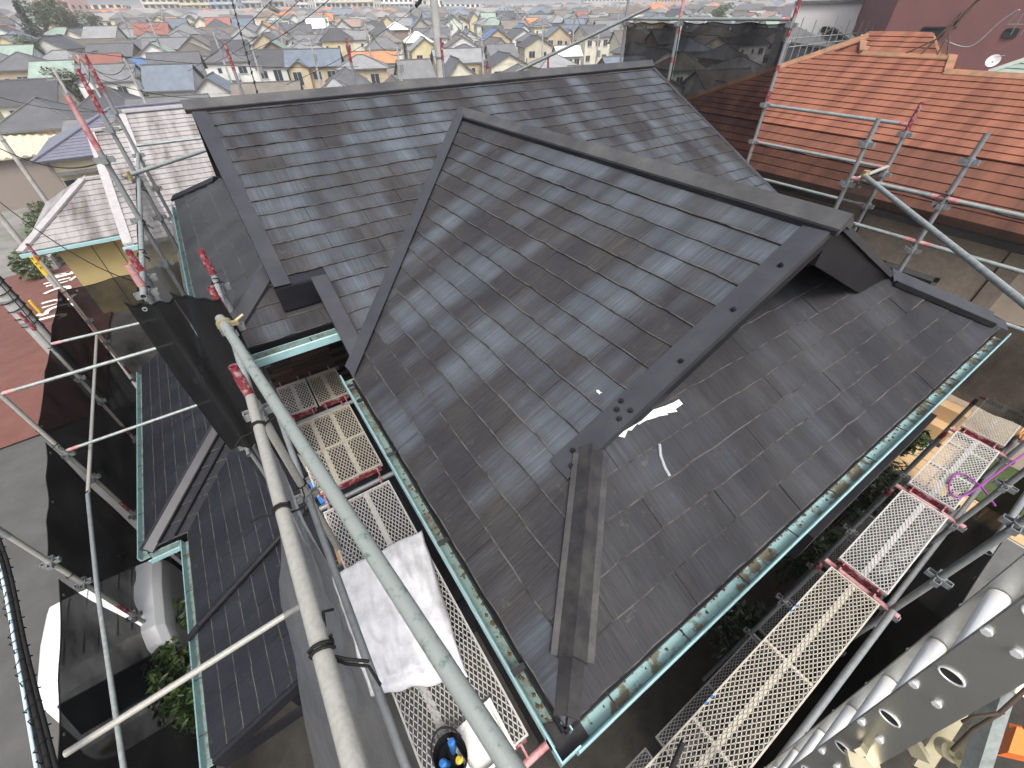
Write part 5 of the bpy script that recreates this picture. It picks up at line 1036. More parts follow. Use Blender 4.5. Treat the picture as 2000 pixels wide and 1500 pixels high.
mb = MB(); mb.slab([(-2.3, 25, 4.9), (6, 25, 4.9), (6, 30, 2.6), (-3.5, 30, 2.6), (-3.5, 24.1, 4.51)], V(0, .43, 1), .1); mb.build('far_roof', MAT['white_roof'], WH)
wall_box('wall', WH, -3.25, 5.5, 18.9, 29.5, -2.5, 2.2, 'yellow_wall')
hz = 1.6; ew = [Zp(42, 494, hz), Zp(238, 458, hz)]; y0 = (ew[0].y+ew[1].y)/2; x0 = ew[0].x; apx = hit(163, 352, V(0, -wt, 1), hz-wt*y0); 
mb = MB(); mb.slab([(x0, y0, hz), (-3.2, y0, hz), (-3.2, apx.y, apx.z), (apx.x, apx.y, apx.z)], n2, .12); mb.slab([(x0, y0, hz), (apx.x, apx.y, apx.z), (apx.x, apx.y+1, apx.z), (x0, apx.y+3.5, hz)], V(-.43, 0, 1), .12); hd = mb.build('lower_roof', MAT['white_roof'], WH)
sx = (apx.x-x0)/((apx.y-y0)/cw); strips(hd, (0, y0, hz), V(1, 0, 0), vv, x0, -3.2, 14, .30, MAT['white_roof'], [(-1, sx, -x0), (0, 1, (apx.y-y0)/cw)], lift=.03)
mb = MB(); mb.bar(V(x0, y0, hz+.05), apx+V(0, 0, .05), .28, .08); mb.bar(apx+V(0, 0, .05), (-3.2, apx.y, apx.z+.05), .25, .08); mb.build('hip_cap', MAT['white_cap'], hd)
mb = MB(); mb.box(x0-.05, -3.4, y0-.14, y0-.02, hz-.13, hz-.02); mb.build('gutter', MAT['gutter_out'], WH); mb = MB(); mb.box(-3.6, -3.1, 18.25, 18.38, 1.9, 2.03); mb.build('gutter', MAT['gutter_out'], WH)
wall_box('lower_wall', WH, x0+.75, -3.3, y0+.55, apx.y+3, -2.5, hz-.05, 'yellow_wall')
for k in (.36, .62): mb = MB(); xx = x0+.75+(-3.3-x0-.75)*k; mb.box(xx, xx+.02, y0+.535, y0+.55, -2, hz-.1); mb.build('wall_joint', MAT['wall_dark'], WH)
# blue-grey hip roof house
BH = thing('blue_roof_house', (-3, 34, gz(-3, 34)), 'beige house with blue-grey hip roof and dark sliding window at far left', 'house')
bz = 0.0; b0 = Zp(62, 316, bz); b1 = Zp(180, 306, bz); yb = (b0.y+b1.y)/2; xb = b0.x; apb = hit(215, 212, V(0, -.45, 1), bz-.45*yb); vb = V(0, 1, .45).normalized()
mb = MB(); mb.slab([(xb, yb, bz), (8, yb, bz), (8, apb.y, apb.z), (apb.x, apb.y, apb.z)], V(0, -.45, 1), .15); mb.slab([(xb, yb, bz), (apb.x, apb.y, apb.z), (xb, apb.y+(apb.y-yb), bz)], V(-.45, 0, 1), .15); mb.slab([(apb.x, apb.y, apb.z), (8, apb.y, apb.z), (8, 2*apb.y-yb, bz), (xb, 2*apb.y-yb, bz)], V(0, .45, 1), .15); bd_ = mb.build('roof', MAT['blue_roof'], BH)
strips(bd_, (0, yb, bz), V(1, 0, 0), vb, xb, 8, 30, .36, MAT['blue_roof'], [(-1, (apb.x-xb)/((apb.y-yb)/vb.y), -xb), (0, 1, (apb.y-yb)/vb.y)], lift=.03)
mb = MB(); mb.bar(V(xb, yb, bz+.06), apb+V(0, 0, .06), .3, .1); mb.bar(apb+V(0, 0, .06), (8, apb.y, apb.z+.06), .3, .1); mb.build('hip_cap', MAT['blue_roof'], bd_)
plain('beige_wall', (.47, .42, .30), .85, 0, (.42, .37, .27), 2); wall_box('wall', BH, xb+.8, 7, yb+.7, 2*apb.y-yb-.6, -6, bz-.1, 'beige_wall'); mb = MB(); mb.box(xb+.9, -1, yb+.1, yb+.72, bz-1.1, bz-.95); mb.build('canopy', MAT['grey_roof'], BH)
nW = V(0, 1, 0); q0, q1 = Yp(118, 348, yb+.7), Yp(196, 388, yb+.7); win(BH, ((q0.x+q1.x)/2, yb+.7, (q0.z+q1.z)/2), abs(q1.x-q0.x), 1.5, 'y')
plain('grey_brown', (.20, .17, .15), .85); wall_box('side_wall', BH, xb+.6, xb+.82, yb+.6, yb+7, -6, bz-.12, 'grey_brown')
# beige pantile roof
TH_ = thing('tile_roof_house', (-14, 40, gz(-14, 40)), 'house with cream wave-tile roof at the left edge', 'house')
tz = -1.6; t0 = Zp(0, 312, tz); t1 = Zp(120, 300, tz); yt = t0.y; pt = .42; vt_ = V(0, 1, pt).normalized(); apt = hit(60, 240, V(0, -pt, 1), tz-pt*yt); xt0, xt1 = t0.x-4, t1.x+1.5
mb = MB(); mb.slab([(xt0, yt, tz), (xt1, yt, tz), (xt1, apt.y, apt.z), (xt0, apt.y, apt.z)], V(0, -pt, 1), .12); mb.slab([(xt0, apt.y, apt.z), (xt1, apt.y, apt.z), (xt1, apt.y+7, tz), (xt0, apt.y+7, tz)], V(0, pt, 1), .12); td = mb.build('roof', MAT['tile_roof'], TH_)
tl = MB(); w_t, h_t = .62, .62; k_ = 8; prof_ = [(i/k_*w_t, .07*math.sin(i/k_*2*math.pi)) for i in range(k_+1)]
vs = [V(x, 0, z+.10) for x, z in prof_]+[V(x, h_t*vt_.y, z+h_t*vt_.z+.05) for x, z in prof_]+[V(x, .0, z+.03) for x, z in prof_]; tl.mesh(vs, [(i, i+1, k_+2+i, k_+1+i) for i in range(k_)]+[(i, 2*k_+2+i, 2*k_+3+i, i+1) for i in range(k_)], True); tlm = tl.data('tile', MAT['tile_roof'])
nr = int((apt.y-yt)/(h_t*.92*vt_.y)); ncx = int((xt1-xt0)/w_t); cnt = 0
for j in range(nr):
    for i in range(ncx):
        if cnt > 295: break
        x, y = xt0+i*w_t, yt+j*h_t*.92*vt_.y; z = tz+pt*(y-yt); pxy = pix((x, y, z))
        if not pxy or pxy[0] < -25 or pxy[0] > 190: continue
        o = bpy.data.objects.new('tile', tlm); COL.objects.link(o); o.parent = td; o.location = V(x, y, z)-ORG[td.name]; cnt += 1
mb = MB(); mb.bar((xt0, apt.y, apt.z+.15), (xt1, apt.y, apt.z+.15), .35, .3); mb.build('ridge_cap', plain('ridge_tile', (.38, .34, .26), .7), td); wall_box('wall', TH_, xt0+.6, xt1-.5, yt+.6, apt.y+6, -7, tz-.1, 'grey_brown')
# roadside bits at far left: railing, low wall, hedge
rl_ = thing('roadside_wall', (*Zp(30, 400, -1.5).xy, gz(*Zp(30, 400, -1.5).xy)), 'low concrete wall with pale railing beside the red road, far left', 'wall'); a, b = Zp(28, 420, -1.2), Zp(55, 360, -1.6); g = gz(a.x, a.y); mb = MB(); mb.bar(V(a.x, a.y, g+.4), V(b.x, b.y, gz(b.x, b.y)+.4), .25, 1.0); mb.build('base', MAT['concrete'], rl_); mb = MB()
for k in range(7): p = a.lerp(b, k/6); gg = gz(p.x, p.y)+.9; mb.tube((p.x, p.y, gg), (p.x, p.y, gg+.9), .03, 6)
mb.tube((a.x, a.y, gz(a.x, a.y)+1.8), (b.x, b.y, gz(b.x, b.y)+1.8), .035, 6); mb.build('railing', MAT['pipe'], rl_)
for i, (px, py) in enumerate([(15, 350), (30, 330), (8, 378), (20, 420), (4, 450), (48, 345)]): p = Zp(px, py, -1.5); shrub((p.x, p.y, gz(p.x, p.y)-.2), (1.3, 1.2, 1.1), 800, .16, 'leaf_far', ['rounded roadside bush at the left edge, nearest the tile roof', 'rounded roadside bush below the cream tile roof', 'rounded roadside bush at the left edge, nearest the railing', 'roadside bush behind the yellow warning plate', 'roadside bush at the left edge above the yellow bollards', 'roadside bush touching the side of the beige house'][i], 90+i)
p0 = V(4.37, 9.3, 0)
util_pole(*(CAM+Vector((ray(857, 100).x, ray(857, 100).y, 0)).normalized()*19).xy, 13, .17, .12, 'concrete utility pole rising behind the main ridge', (4.5, 5.2, 6.6), rot=.5)
# ================================================================== the town
tr_ = random.Random(21)
def roof_hip(mb, x0, x1, y0, y1, z, p, ov=.5):
    x0, x1, y0, y1 = x0-ov, x1+ov, y0-ov, y1+ov; d = min(x1-x0, y1-y0)/2; h = d*p
    if x1-x0 >= y1-y0: r = [(x0+d, (y0+y1)/2, z+h), (x1-d, (y0+y1)/2, z+h)]; F = [(0, 1, 5, 4), (1, 2, 5), (2, 3, 4, 5), (3, 0, 4)]
    else: r = [((x0+x1)/2, y0+d, z+h), ((x0+x1)/2, y1-d, z+h)]; F = [(0, 1, 4), (1, 2, 5, 4), (2, 3, 5), (3, 0, 4, 5)]
    mb.mesh([(x0, y0, z), (x1, y0, z), (x1, y1, z), (x0, y1, z)]+r, F); lo = [(x0, y0, z-.18), (x1, y0, z-.18), (x1, y1, z-.18), (x0, y1, z-.18)]
    hi = [(x0, y0, z), (x1, y0, z), (x1, y1, z), (x0, y1, z)]; mb.mesh(hi+lo, [(0, 4, 5, 1), (1, 5, 6, 2), (2, 6, 7, 3), (3, 7, 4, 0), (7, 6, 5, 4)], mi=1)
    d_ = (Vector(r[1])-Vector(r[0]))
    if d_.length > .1: mb.bar(Vector(r[0])+V(0, 0, .05), Vector(r[1])+V(0, 0, .05), .25, .14, mi=1)
    for c_, q_ in zip(hi, (r[0], r[0] if (y1-y0) > (x1-x0) else r[1], r[1], r[1] if (y1-y0) > (x1-x0) else r[0])): mb.bar(Vector(c_)+V(0, 0, .03), Vector(q_)+V(0, 0, .04), .2, .1, mi=1)
def roof_gable(mb, wl, x0, x1, y0, y1, z, p, ov=.5, axis='x', asym=0):
    sw = axis == 'y'
    def f(a, b, c): return (b, a, c) if sw else (a, b, c)
    if sw: x0, x1, y0, y1 = y0, y1, x0, x1
    ym = (y0+y1)/2+asym; h0, h1 = (ym-y0)*p, (y1-ym)*p; zr_ = z+max(h0, h1); pl_ = (zr_-z)/(ym-y0); pr_ = (zr_-z)/(y1-ym); X0, X1 = x0-ov, x1+ov; t_ = .16
    for (ya, za, yb_, zb_) in ((y0-ov, z-ov*pl_, ym, zr_), (y1+ov, z-ov*pr_, ym, zr_)):
        tp_ = [f(X0, ya, za), f(X1, ya, za), f(X1, yb_, zb_), f(X0, yb_, zb_)]; lo = [(a, b, c-t_) for a, b, c in tp_]
        mb.mesh(tp_, [(0, 1, 2, 3)]); mb.mesh(tp_+lo, [(0, 4, 5, 1), (1, 5, 6, 2), (3, 7, 4, 0), (4, 7, 6, 5)], mi=1)
    mb.bar(Vector(f(X0, ym, zr_+.04)), Vector(f(X1, ym, zr_+.04)), .28, .14, mi=1)
    for xx in (x0, x1): wl.face([f(xx, y0, z-.05), f(xx, ym, zr_-.1), f(xx, y1, z-.05)])
def wmesh(w, h, kind_=0):
    mb = MB(); t_ = .07
    mb.box(-w/2, w/2, -.05, .05, h/2-t_, h/2); mb.box(-w/2, w/2, -.05, .05, -h/2, -h/2+t_); mb.box(-w/2, -w/2+t_, -.05, .05, -h/2+t_, h/2-t_); mb.box(w/2-t_, w/2, -.05, .05, -h/2+t_, h/2-t_)
    if w > 1.2: mb.box(-.04, .04, -.055, .045, -h/2+t_, h/2-t_)
    mb.box(-w/2+t_, w/2-t_, -.03, .03, -h/2+t_, h/2-t_, mi=1); mb.box(-w/2-.06, w/2+.06, -.10, .02, -h/2-.08, -h/2-.005)
    return mb.data('window', [MAT['frame'], MAT['glass']])
WM = {'b': wmesh(1.75, 1.25), 's': wmesh(.85, .95), 'd': wmesh(1.8, 1.95), 't': wmesh(.6, .5)}
def mk_house(i):
    """prototype i -> list of (name, mesh, colour slot, location, rotation)"""
    q = random.Random(100+i); wl, rf, ex = MB(), MB(), MB(); wins = []; Wd, Dp = q.uniform(7.5, 10.5), q.uniform(6.5, 8.5); st = 1 if i % 6 == 5 else 2; h1 = 2.9; Ht = h1*st+.1
    typ = i % 6
    x0, x1, y0, y1 = -Wd/2, Wd/2, -Dp/2, Dp/2
    wl.box(x0, x1, y0, y1, -2.5, Ht)
    p = q.uniform(.36, .5)
    if typ in (0, 3): roof_hip(rf, x0, x1, y0, y1, Ht, p, .6)
    elif typ in (1, 5): roof_gable(rf, wl, x0, x1, y0, y1, Ht, p, .55, 'x', q.uniform(-.8, .8))
    elif typ == 2: roof_gable(rf, wl, x0, x1, y0, y1, Ht, p, .5, 'y'); 
    else: roof_gable(rf, wl, x0, x1, y0, y1, Ht, p, .5, 'x'); wl.box(x0+.6, x0+4.2, y0-1.6, y0+1, -2.5, Ht-.1); roof_gable(rf, wl, x0+.6, x0+4.2, y0-1.6, y0+2.2, Ht-.1, p, .45, 'y')
    if typ in (0, 1, 4) and st == 2:       # lean-to skirt roof over the ground floor
        s = y0-1.4 if typ != 4 else y1
        if typ != 4:
            wl.box(x0+Wd*.3, x1, y0-1.5, y0+.1, -2.5, h1-.25); a = x0+Wd*.3-.4
            rf.mesh([(a, y0-2.0, h1-.35), (x1+.4, y0-2.0, h1-.35), (x1+.4, y0, h1+.45), (a, y0, h1+.45)], [(0, 1, 2, 3)]); rf.mesh([(a, y0-2.0, h1-.35), (x1+.4, y0-2.0, h1-.35), (x1+.4, y0, h1+.45), (a, y0, h1+.45), (a, y0-2.0, h1-.5), (x1+.4, y0-2.0, h1-.5), (x1+.4, y0, h1-.1), (a, y0, h1-.1)], [(0, 4, 5, 1), (1, 5, 6, 2), (3, 7, 4, 0)], mi=1)
    if typ in (2, 3):                      # balcony
        ex.box(x0+.5, x0+Wd*.62, y0-1.1, y0-1.0, h1-.1, h1+1.0); ex.box(x0+.5, x0+.6, y0-1.0, y0, h1-.1, h1+1.0); ex.box(x0+Wd*.62-.1, x0+Wd*.62, y0-1.0, y0, h1-.1, h1+1.0); ex.box(x0+.6, x0+Wd*.62-.1, y0-1.0, y0, h1-.15, h1-.0)
    for f_ in range(st):
        zc = f_*h1+1.5
        for sgn, yy, rz in ((-1, y0, 0), (1, y1, math.pi)):
            n = q.choice([2, 3]); 
            for k in range(n):
                xx = x0+Wd*(k+.5)/n+q.uniform(-.3, .3); kk = q.choice('bbds') if f_ == 1 or sgn > 0 else q.choice('bdd')
                if typ in (0, 1) and sgn < 0 and f_ == 0: yy_ = (y0-1.5) if xx > x0+Wd*.3+1 else y0
                elif typ == 4 and sgn < 0 and x0-.2 < xx < x0+5.2: yy_ = y0-1.6; xx = min(max(xx, x0+1.8), x0+3.0)
                else: yy_ = yy
                wins.append((kk, (xx, yy_+sgn*.03, zc-(.25 if kk == 'd' else 0)), rz))
        for sgn, xx, rz in ((-1, x0, -math.pi/2), (1, x1, math.pi/2)):
            for k in range(q.choice([1, 2, 2])):
                wins.append((q.choice('bsst'), (xx+sgn*.03, y0+Dp*(k+.5)/2+q.uniform(-.4, .4), zc+.1), rz))
    parts = [('wall', wl.data('wall', MAT['town_wall']), 'w'), ('roof', rf.data('roof', [MAT['town_roof'], MAT['grey_roof']]), 'r')]
    if ex.v: parts.append(('balcony', ex.data('balcony', MAT['town_wall']), 'b'))
    return parts, wins, typ
PROTO = [mk_house(i) for i in range(18)]
ROOFS = [((.085, .087, .095), 'dark grey', 14), ((.135, .138, .145), 'grey', 15), ((.20, .205, .21), 'pale grey', 8), ((.10, .085, .07), 'brown', 6), ((.14, .122, .105), 'dull brown', 4), ((.055, .056, .063), 'charcoal', 10), ((.11, .135, .17), 'slate blue', 6), ((.07, .14, .27), 'bright blue', 1.0), ((.38, .17, .08), 'orange', 1.2), ((.24, .09, .065), 'brick red', 1.3), ((.20, .26, .22), 'grey green', 2.5), ((.62, .62, .60), 'white', 1.2), ((.26, .18, .15), 'rusty', 2)]
WALLS = [((.56, .53, .43), 'cream', 11), ((.60, .60, .58), 'white', 13), ((.46, .42, .33), 'beige', 6), ((.42, .34, .23), 'tan', 5), ((.46, .46, .44), 'grey', 6), ((.52, .45, .27), 'yellow', 2.5), ((.20, .15, .12), 'brown', 3), ((.55, .30, .20), 'salmon', 1.5), ((.30, .28, .26), 'dark grey', 3), ((.52, .56, .50), 'pale green', 2)]
def pick(l): 
    s = sum(x[2] for x in l); k = tr_.uniform(0, s)
    for x in l:
        k -= x[2]
        if k <= 0: return x
    return l[0]
ORDS = 'first second third fourth fifth sixth seventh eighth ninth tenth eleventh twelfth thirteenth fourteenth fifteenth sixteenth seventeenth eighteenth nineteenth twentieth'.split()
NUMW = 'one two three four five six seven eight nine ten eleven twelve thirteen fourteen fifteen sixteen seventeen eighteen nineteen twenty'.split()
def ordw(n): return ORDS[n] if n < 20 else 'twenty-'+ORDS[n-20] if n < 29 else 'thirtieth' if n == 29 else 'thirty-'+ORDS[n-30]
fx, fy = Vector((fwd.x, fwd.y, 0)).normalized(), Vector((rt.x, rt.y, 0)).normalized()
def vis(p, h):
    a = pix((p.x, p.y, gz(p.x, p.y)+h)); 
    if not a or a[0] < -70 or a[0] > 2060 or a[1] > 330: return None
    x, y = a
    if x > 1560 and y > -5: return None                # behind the orange house, maroon building
    ridge_y = 210-.0807*(x-370) if x > 345 else 330
    if y > ridge_y+2: return None
    return a
cands = []
ang = R(17); ca, sa = math.cos(ang), math.sin(ang)
for r_ in range(-4, 50):
    for c_ in range(-52, 53):
        v_ = r_*9.8+(r_//2)*2.8; u_ = c_*8.6+(r_ % 2)*3+(c_//6)*3.6
        if tr_.random() < .08: continue
        d_, l_ = 34+v_*ca-u_*sa, v_*sa+u_*ca
        d_ += tr_.uniform(-1.2, 1.2); l_ += tr_.uniform(-1.2, 1.2)
        dist = math.hypot(d_, l_)
        if dist < 46 or dist > 330 or d_ < 20: continue
        p = V(CAM.x, CAM.y, 0)+fx*d_+fy*l_
        a = vis(p, 8.0)
        if a: cands.append((dist, p, a))
for a in [(-3, 34), (-14, 40)]: cands = [c for c in cands if (c[1]-V(*a, 0)).length > 14]
cands.sort(key=lambda c: c[0]); print('town candidates', len(cands))
TOWN = cands[:300]; REST = cands[300:]
base_rot = math.atan2(fx.y, fx.x)-math.pi/2+ang
def inst(proto, p, rot, rc, wc, sc, label, nowin=False):
    parts, wins, typ = proto; z = gz(p.x, p.y); o = thing('town_house', (p.x, p.y, z), label, 'house', 'houses of the town'); o.rotation_euler = (0, 0, rot); o.scale = sc
    for nm, me, sl_ in parts:
        c = bpy.data.objects.new(nm, me); COL.objects.link(c); c.parent = o; k = rc if sl_ == 'r' else wc; k = tuple(x*.9 for x in wc) if sl_ == 'b' else k; c.color = (*k, 1)
    if not nowin:
        v_ = CAM-Vector((p.x, p.y, z)); ct, st_ = math.cos(rot), math.sin(rot); lv = V(v_.x*ct+v_.y*st_, -v_.x*st_+v_.y*ct, 0).normalized()
        for kk, loc, rz in wins:
            nrm = V(math.sin(rz), -math.cos(rz), 0)
            if nrm.dot(lv) < .12: continue            # that side is turned away
            c = bpy.data.objects.new('window', WM[kk]); COL.objects.link(c); c.parent = o; c.location = loc; c.rotation_euler = (0, 0, rz)
    return o
bands = {}
for c in TOWN: bands.setdefault(int((c[0]-46)//15), []).append(c)
hidx = 0
for b_ in sorted(bands):
    row = sorted(bands[b_], key=lambda c: c[2][0])
    for i, (dist, p, a) in enumerate(row):
        rc, rn, _ = pick(ROOFS); wc, wn, _ = pick(WALLS); jt = tr_.uniform(.85, 1.15); rc = tuple(x*jt for x in rc)
        while dist < 95 and rn in ('orange', 'bright blue', 'brick red', 'white', 'grey green'): rc, rn, _ = pick(ROOFS)
        pi_ = tr_.randrange(18); pr = PROTO[pi_]
        if hidx < 3 and rn in ('orange', 'bright blue'): pass
        tn = {0: 'hip-roofed', 1: 'gabled', 2: 'front-gabled', 3: 'hip-roofed', 4: 'cross-gabled', 5: 'low gabled'}[pr[2]]
        lab = '%s %s town house, %s walls, %s from left in town row %s' % (rn, tn, wn, ordw(i), NUMW[b_])
        rot = base_rot+tr_.choice([0, 0, 0, math.pi/2, -math.pi/2, math.pi])+tr_.uniform(-.12, .12)
        inst(pr, p, rot, rc, wc, (tr_.uniform(.62, .82), tr_.uniform(.62, .80), tr_.uniform(.82, .98)), lab, nowin=dist > 260); hidx += 1
# the rest of the far houses read as one mass
big = MB(); far = [(c[1], 0) for c in REST]
def far_house(x, y, s, q):
    z = gz(x, y); a = base_rot+q.choice([0, 1.57])+q.uniform(-.2, .2); ct, st_ = math.cos(a), math.sin(a); w, d = q.uniform(3.6, 5.6)*s, q.uniform(3.2, 4.4)*s; h = q.uniform(5, 6.2); rh = d*.45; mi = q.randrange(6); mr_ = 6+q.choice([0, 0, 0, 1, 1, 2, 2, 3, 4, 5])
    def f(u, v_, zz): return (x+u*ct-v_*st_, y+u*st_+v_*ct, z+zz)
    P4 = [f(-w, -d, -2), f(w, -d, -2), f(w, d, -2), f(-w, d, -2), f(-w, -d, h), f(w, -d, h), f(w, d, h), f(-w, d, h)]; big.mesh(P4, [(0, 1, 5, 4), (1, 2, 6, 5), (2, 3, 7, 6), (3, 0, 4, 7)], mi=mi)
    k = .5; g = w if q.random() < .5 else w-d*.9; big.mesh([f(-w-k, -d-k, h-.1), f(w+k, -d-k, h-.1), f(w+k, d+k, h-.1), f(-w-k, d+k, h-.1), f(-g, 0, h+rh), f(g, 0, h+rh)], [(0, 1, 5, 4), (1, 2, 5), (2, 3, 4, 5), (3, 0, 4)], mi=mr_)
    for u in (-.55, 0, .55):
        for zz in (1.4, 4.2):
            for sg in (-1, 1): big.mesh([f(u*w-.7, sg*(d+.03), zz-.6), f(u*w+.7, sg*(d+.03), zz-.6), f(u*w+.7, sg*(d+.03), zz+.6), f(u*w-.7, sg*(d+.03), zz+.6)], [(0, 1, 2, 3)], mi=12)
q = random.Random(4)
for c in REST: far_house(c[1].x, c[1].y, 1, q)
n_far = 0
for i in range(9000):
    dist = 330+800*q.random()**1.6; b_ = R(q.uniform(-50, 32)); p = V(CAM.x, CAM.y, 0)+fx*dist*math.cos(b_)+fy*dist*math.sin(b_); a = vis(p, 8)
    if a and n_far < 1500: far_house(p.x, p.y, 1.1, q); n_far += 1
fm = [plain('far_w%d' % i, c[0], .85) for i, c in enumerate(WALLS[:6])]+[plain('far_r%d' % i, c, .7) for i, c in enumerate([(.10, .10, .10), (.16, .155, .15), (.22, .21, .20), (.13, .10, .08), (.36, .15, .07), (.13, .16, .2)])]+[MAT['glass']]
kind(big.build('distant_houses', fm), 'stuff')
# apartment blocks on the skyline
def block(px, py, dist, w, d, h, wc, wn, label, fl):
    r = ray(px, py); p = V(CAM.x, CAM.y, 0)+Vector((r.x, r.y, 0)).normalized()*dist; z = gz(p.x, p.y); o = thing('apartment_block', (p.x, p.y, z), label, 'apartment block', 'apartment blocks on the skyline'); o.rotation_euler = (0, 0, base_rot+tr_.uniform(-.5, .5))
    ORG[o.name] = V(0, 0, 0); mb = MB(); mb.box(-w/2, w/2, -d/2, d/2, -4, h); mb.box(-w/2+1, -w/2+4, -d/2+1, d/2-1, h, h+2.5); a = mb.build('wall', MAT['town_flat'], o); a.color = (*wc, 1); a.location = (0, 0, 0)
    for f_ in range(fl):
        zf = h*(f_+.15)/fl; mb = MB(); mb.box(-w/2+.3, w/2-.3, -d/2-1.2, -d/2, zf, zf+1.05); b = mb.build('balcony', MAT['town_flat'], o); b.color = (*[x*.92 for x in wc], 1)
        mb = MB(); n = int(w/3.2)
        for k in range(n): mb.box(-w/2+w*(k+.5)/n-1, -w/2+w*(k+.5)/n+1, -d/2-.06, -d/2+.02, zf+1.06, zf+h/fl-.35)
        for k in range(3): mb.box(-w/2-.05, -w/2+.02, -d/2+d*(k+.5)/3-.7, -d/2+d*(k+.5)/3+.7, zf+.9, zf+2.1); mb.box(w/2-.02, w/2+.05, -d/2+d*(k+.5)/3-.7, -d/2+d*(k+.5)/3+.7, zf+.9, zf+2.1)
        kind(mb.build('window_row', MAT['glass'], o), 'stuff')
BL = [(120, 330, 16, 12, 16, 1, 'salmon pink tower', 5), (180, 360, 30, 12, 9, 2, 'long beige block', 3), (330, 400, 26, 12, 15, 1, 'cream block', 5), (400, 380, 24, 12, 17, 1, 'pale yellow block', 6), (445, 340, 14, 12, 17, 1, 'blue-grey panelled block', 6), (490, 345, 16, 12, 18, 2, 'tall grey block', 6), (540, 360, 18, 12, 16, 3, 'grey stepped block', 5), (590, 400, 30, 12, 14, 1, 'white block', 5), (650, 360, 26, 12, 12, 1, 'white block with long balconies', 4), (700, 350, 24, 12, 12, 2, 'cream block with balconies', 4), (760, 390, 30, 12, 11, 1, 'white terraced block', 4), (830, 420, 24, 12, 10, 2, 'beige block', 3), (890, 330, 34, 10, 8, 1, 'long white school-like block', 3), (1180, 520, 40, 12, 12, 2, 'grey factory block', 3), (1300, 620, 30, 14, 18, 1, 'pale far block', 5)]
CO = [(.50, .34, .30), (.50, .44, .34), (.60, .57, .48), (.58, .52, .36), (.36, .42, .48), (.46, .46, .45), (.42, .42, .41), (.64, .63, .60), (.62, .62, .58), (.58, .53, .44), (.66, .66, .63), (.50, .46, .38), (.66, .65, .60), (.40, .40, .40), (.5, .5, .5)]
for i, (px, d_, w, dd, h, _, lb, fl) in enumerate(BL): block(px, 10, d_, w, dd, h, CO[i], '', '%s on the skyline, %s from the left' % (lb, ordw(i)), fl)
# trees
def tree_proto(i):
    q = random.Random(200+i); tk, cr2 = MB(), MB(); h = 7+i; con = i == 0
    tk.tube((0, 0, -.5), (0, 0, h*.6), .22, 8, r2=.10)
    for k in range(6): a = k*1.05; tk.path([(0, 0, h*(.25+.05*k)), (math.cos(a)*1.0, math.sin(a)*1.0, h*(.45+.05*k)), (math.cos(a)*1.7, math.sin(a)*1.7, h*(.55+.05*k))], .06, 5)
    if con:
        for k in range(10): zz = h*(.14+.086*k); r_ = 2.4*(1-k/10.5); leaf_cloud(cr2, (0, 0, zz), (r_, r_, .9), 150, .22, 300+k, shell=.6)
    else:
        for k in range(13): a = q.uniform(0, 6.3); rr_ = q.uniform(.3, 2.2); leaf_cloud(cr2, (math.cos(a)*rr_, math.sin(a)*rr_, h*q.uniform(.42, .92)), (q.uniform(.9, 1.5),)*2+(q.uniform(.7, 1.1),), 130, .24, 320+k+i*40, shell=.55)
    return tk.data('trunk', MAT['bark']), cr2.data('crown', MAT[['leaf_dark', 'leaf_far', 'leaf_olive'][i]])
TP = [tree_proto(i) for i in range(3)]
def tree(px, py, dist, t_, s, label):
    r = ray(px, py); p = V(CAM.x, CAM.y, 0)+Vector((r.x, r.y, 0)).normalized()*dist; o = thing('tree', (p.x, p.y, gz(p.x, p.y)), label, 'tree', 'trees among the houses'); o.rotation_euler = (0, 0, px*.7); o.scale = (s, s, s)
    for nm, me in zip(('trunk', 'crown'), TP[t_]): c = bpy.data.objects.new(nm, me); COL.objects.link(c); c.parent = o
for i, (px, d_, t_, s, lab) in enumerate([(62, 175, 0, 1.7, 'tall dark conical evergreen at the top left'), (92, 190, 1, 1.5, 'loose green tree right of the conical evergreen'), (118, 200, 2, 1.7, 'rounded olive tree near the pink tower'), (140, 195, 2, 1.5, 'olive tree between evergreen and white shed'), (160, 205, 1, 1.2, 'small tree beside the olive trees, top left'), (385, 165, 1, 1.0, 'tree clump above the left end of the ridge'), (372, 150, 1, .8, 'small tree below the tree clump, left'), (548, 260, 1, 1.2, 'green tree before the tall grey block'), (222, 92, 1, .75, 'bush-like tree at the blue tarp house'), (82, 95, 1, .9, 'green tree between the cream houses at left'), (108, 80, 1, .55, 'small round tree below left houses'), (905, 215, 1, .9, 'tree beside the white school-like block'), (1395, 170, 1, 1.3, 'tree showing above the black mesh sheet'), (440, 120, 1, .5, 'small tree by the salmon house'), (190, 215, 1, 1.2, 'tree on the upper left slope'), (730, 290, 1, .9, 'tree among middle far houses'), (640, 180, 2, .6, 'small olive tree in the middle rows'), (30, 140, 1, 1.0, 'tree by the grey roofs at left edge')]): tree(px, 60, d_, t_, s, lab)
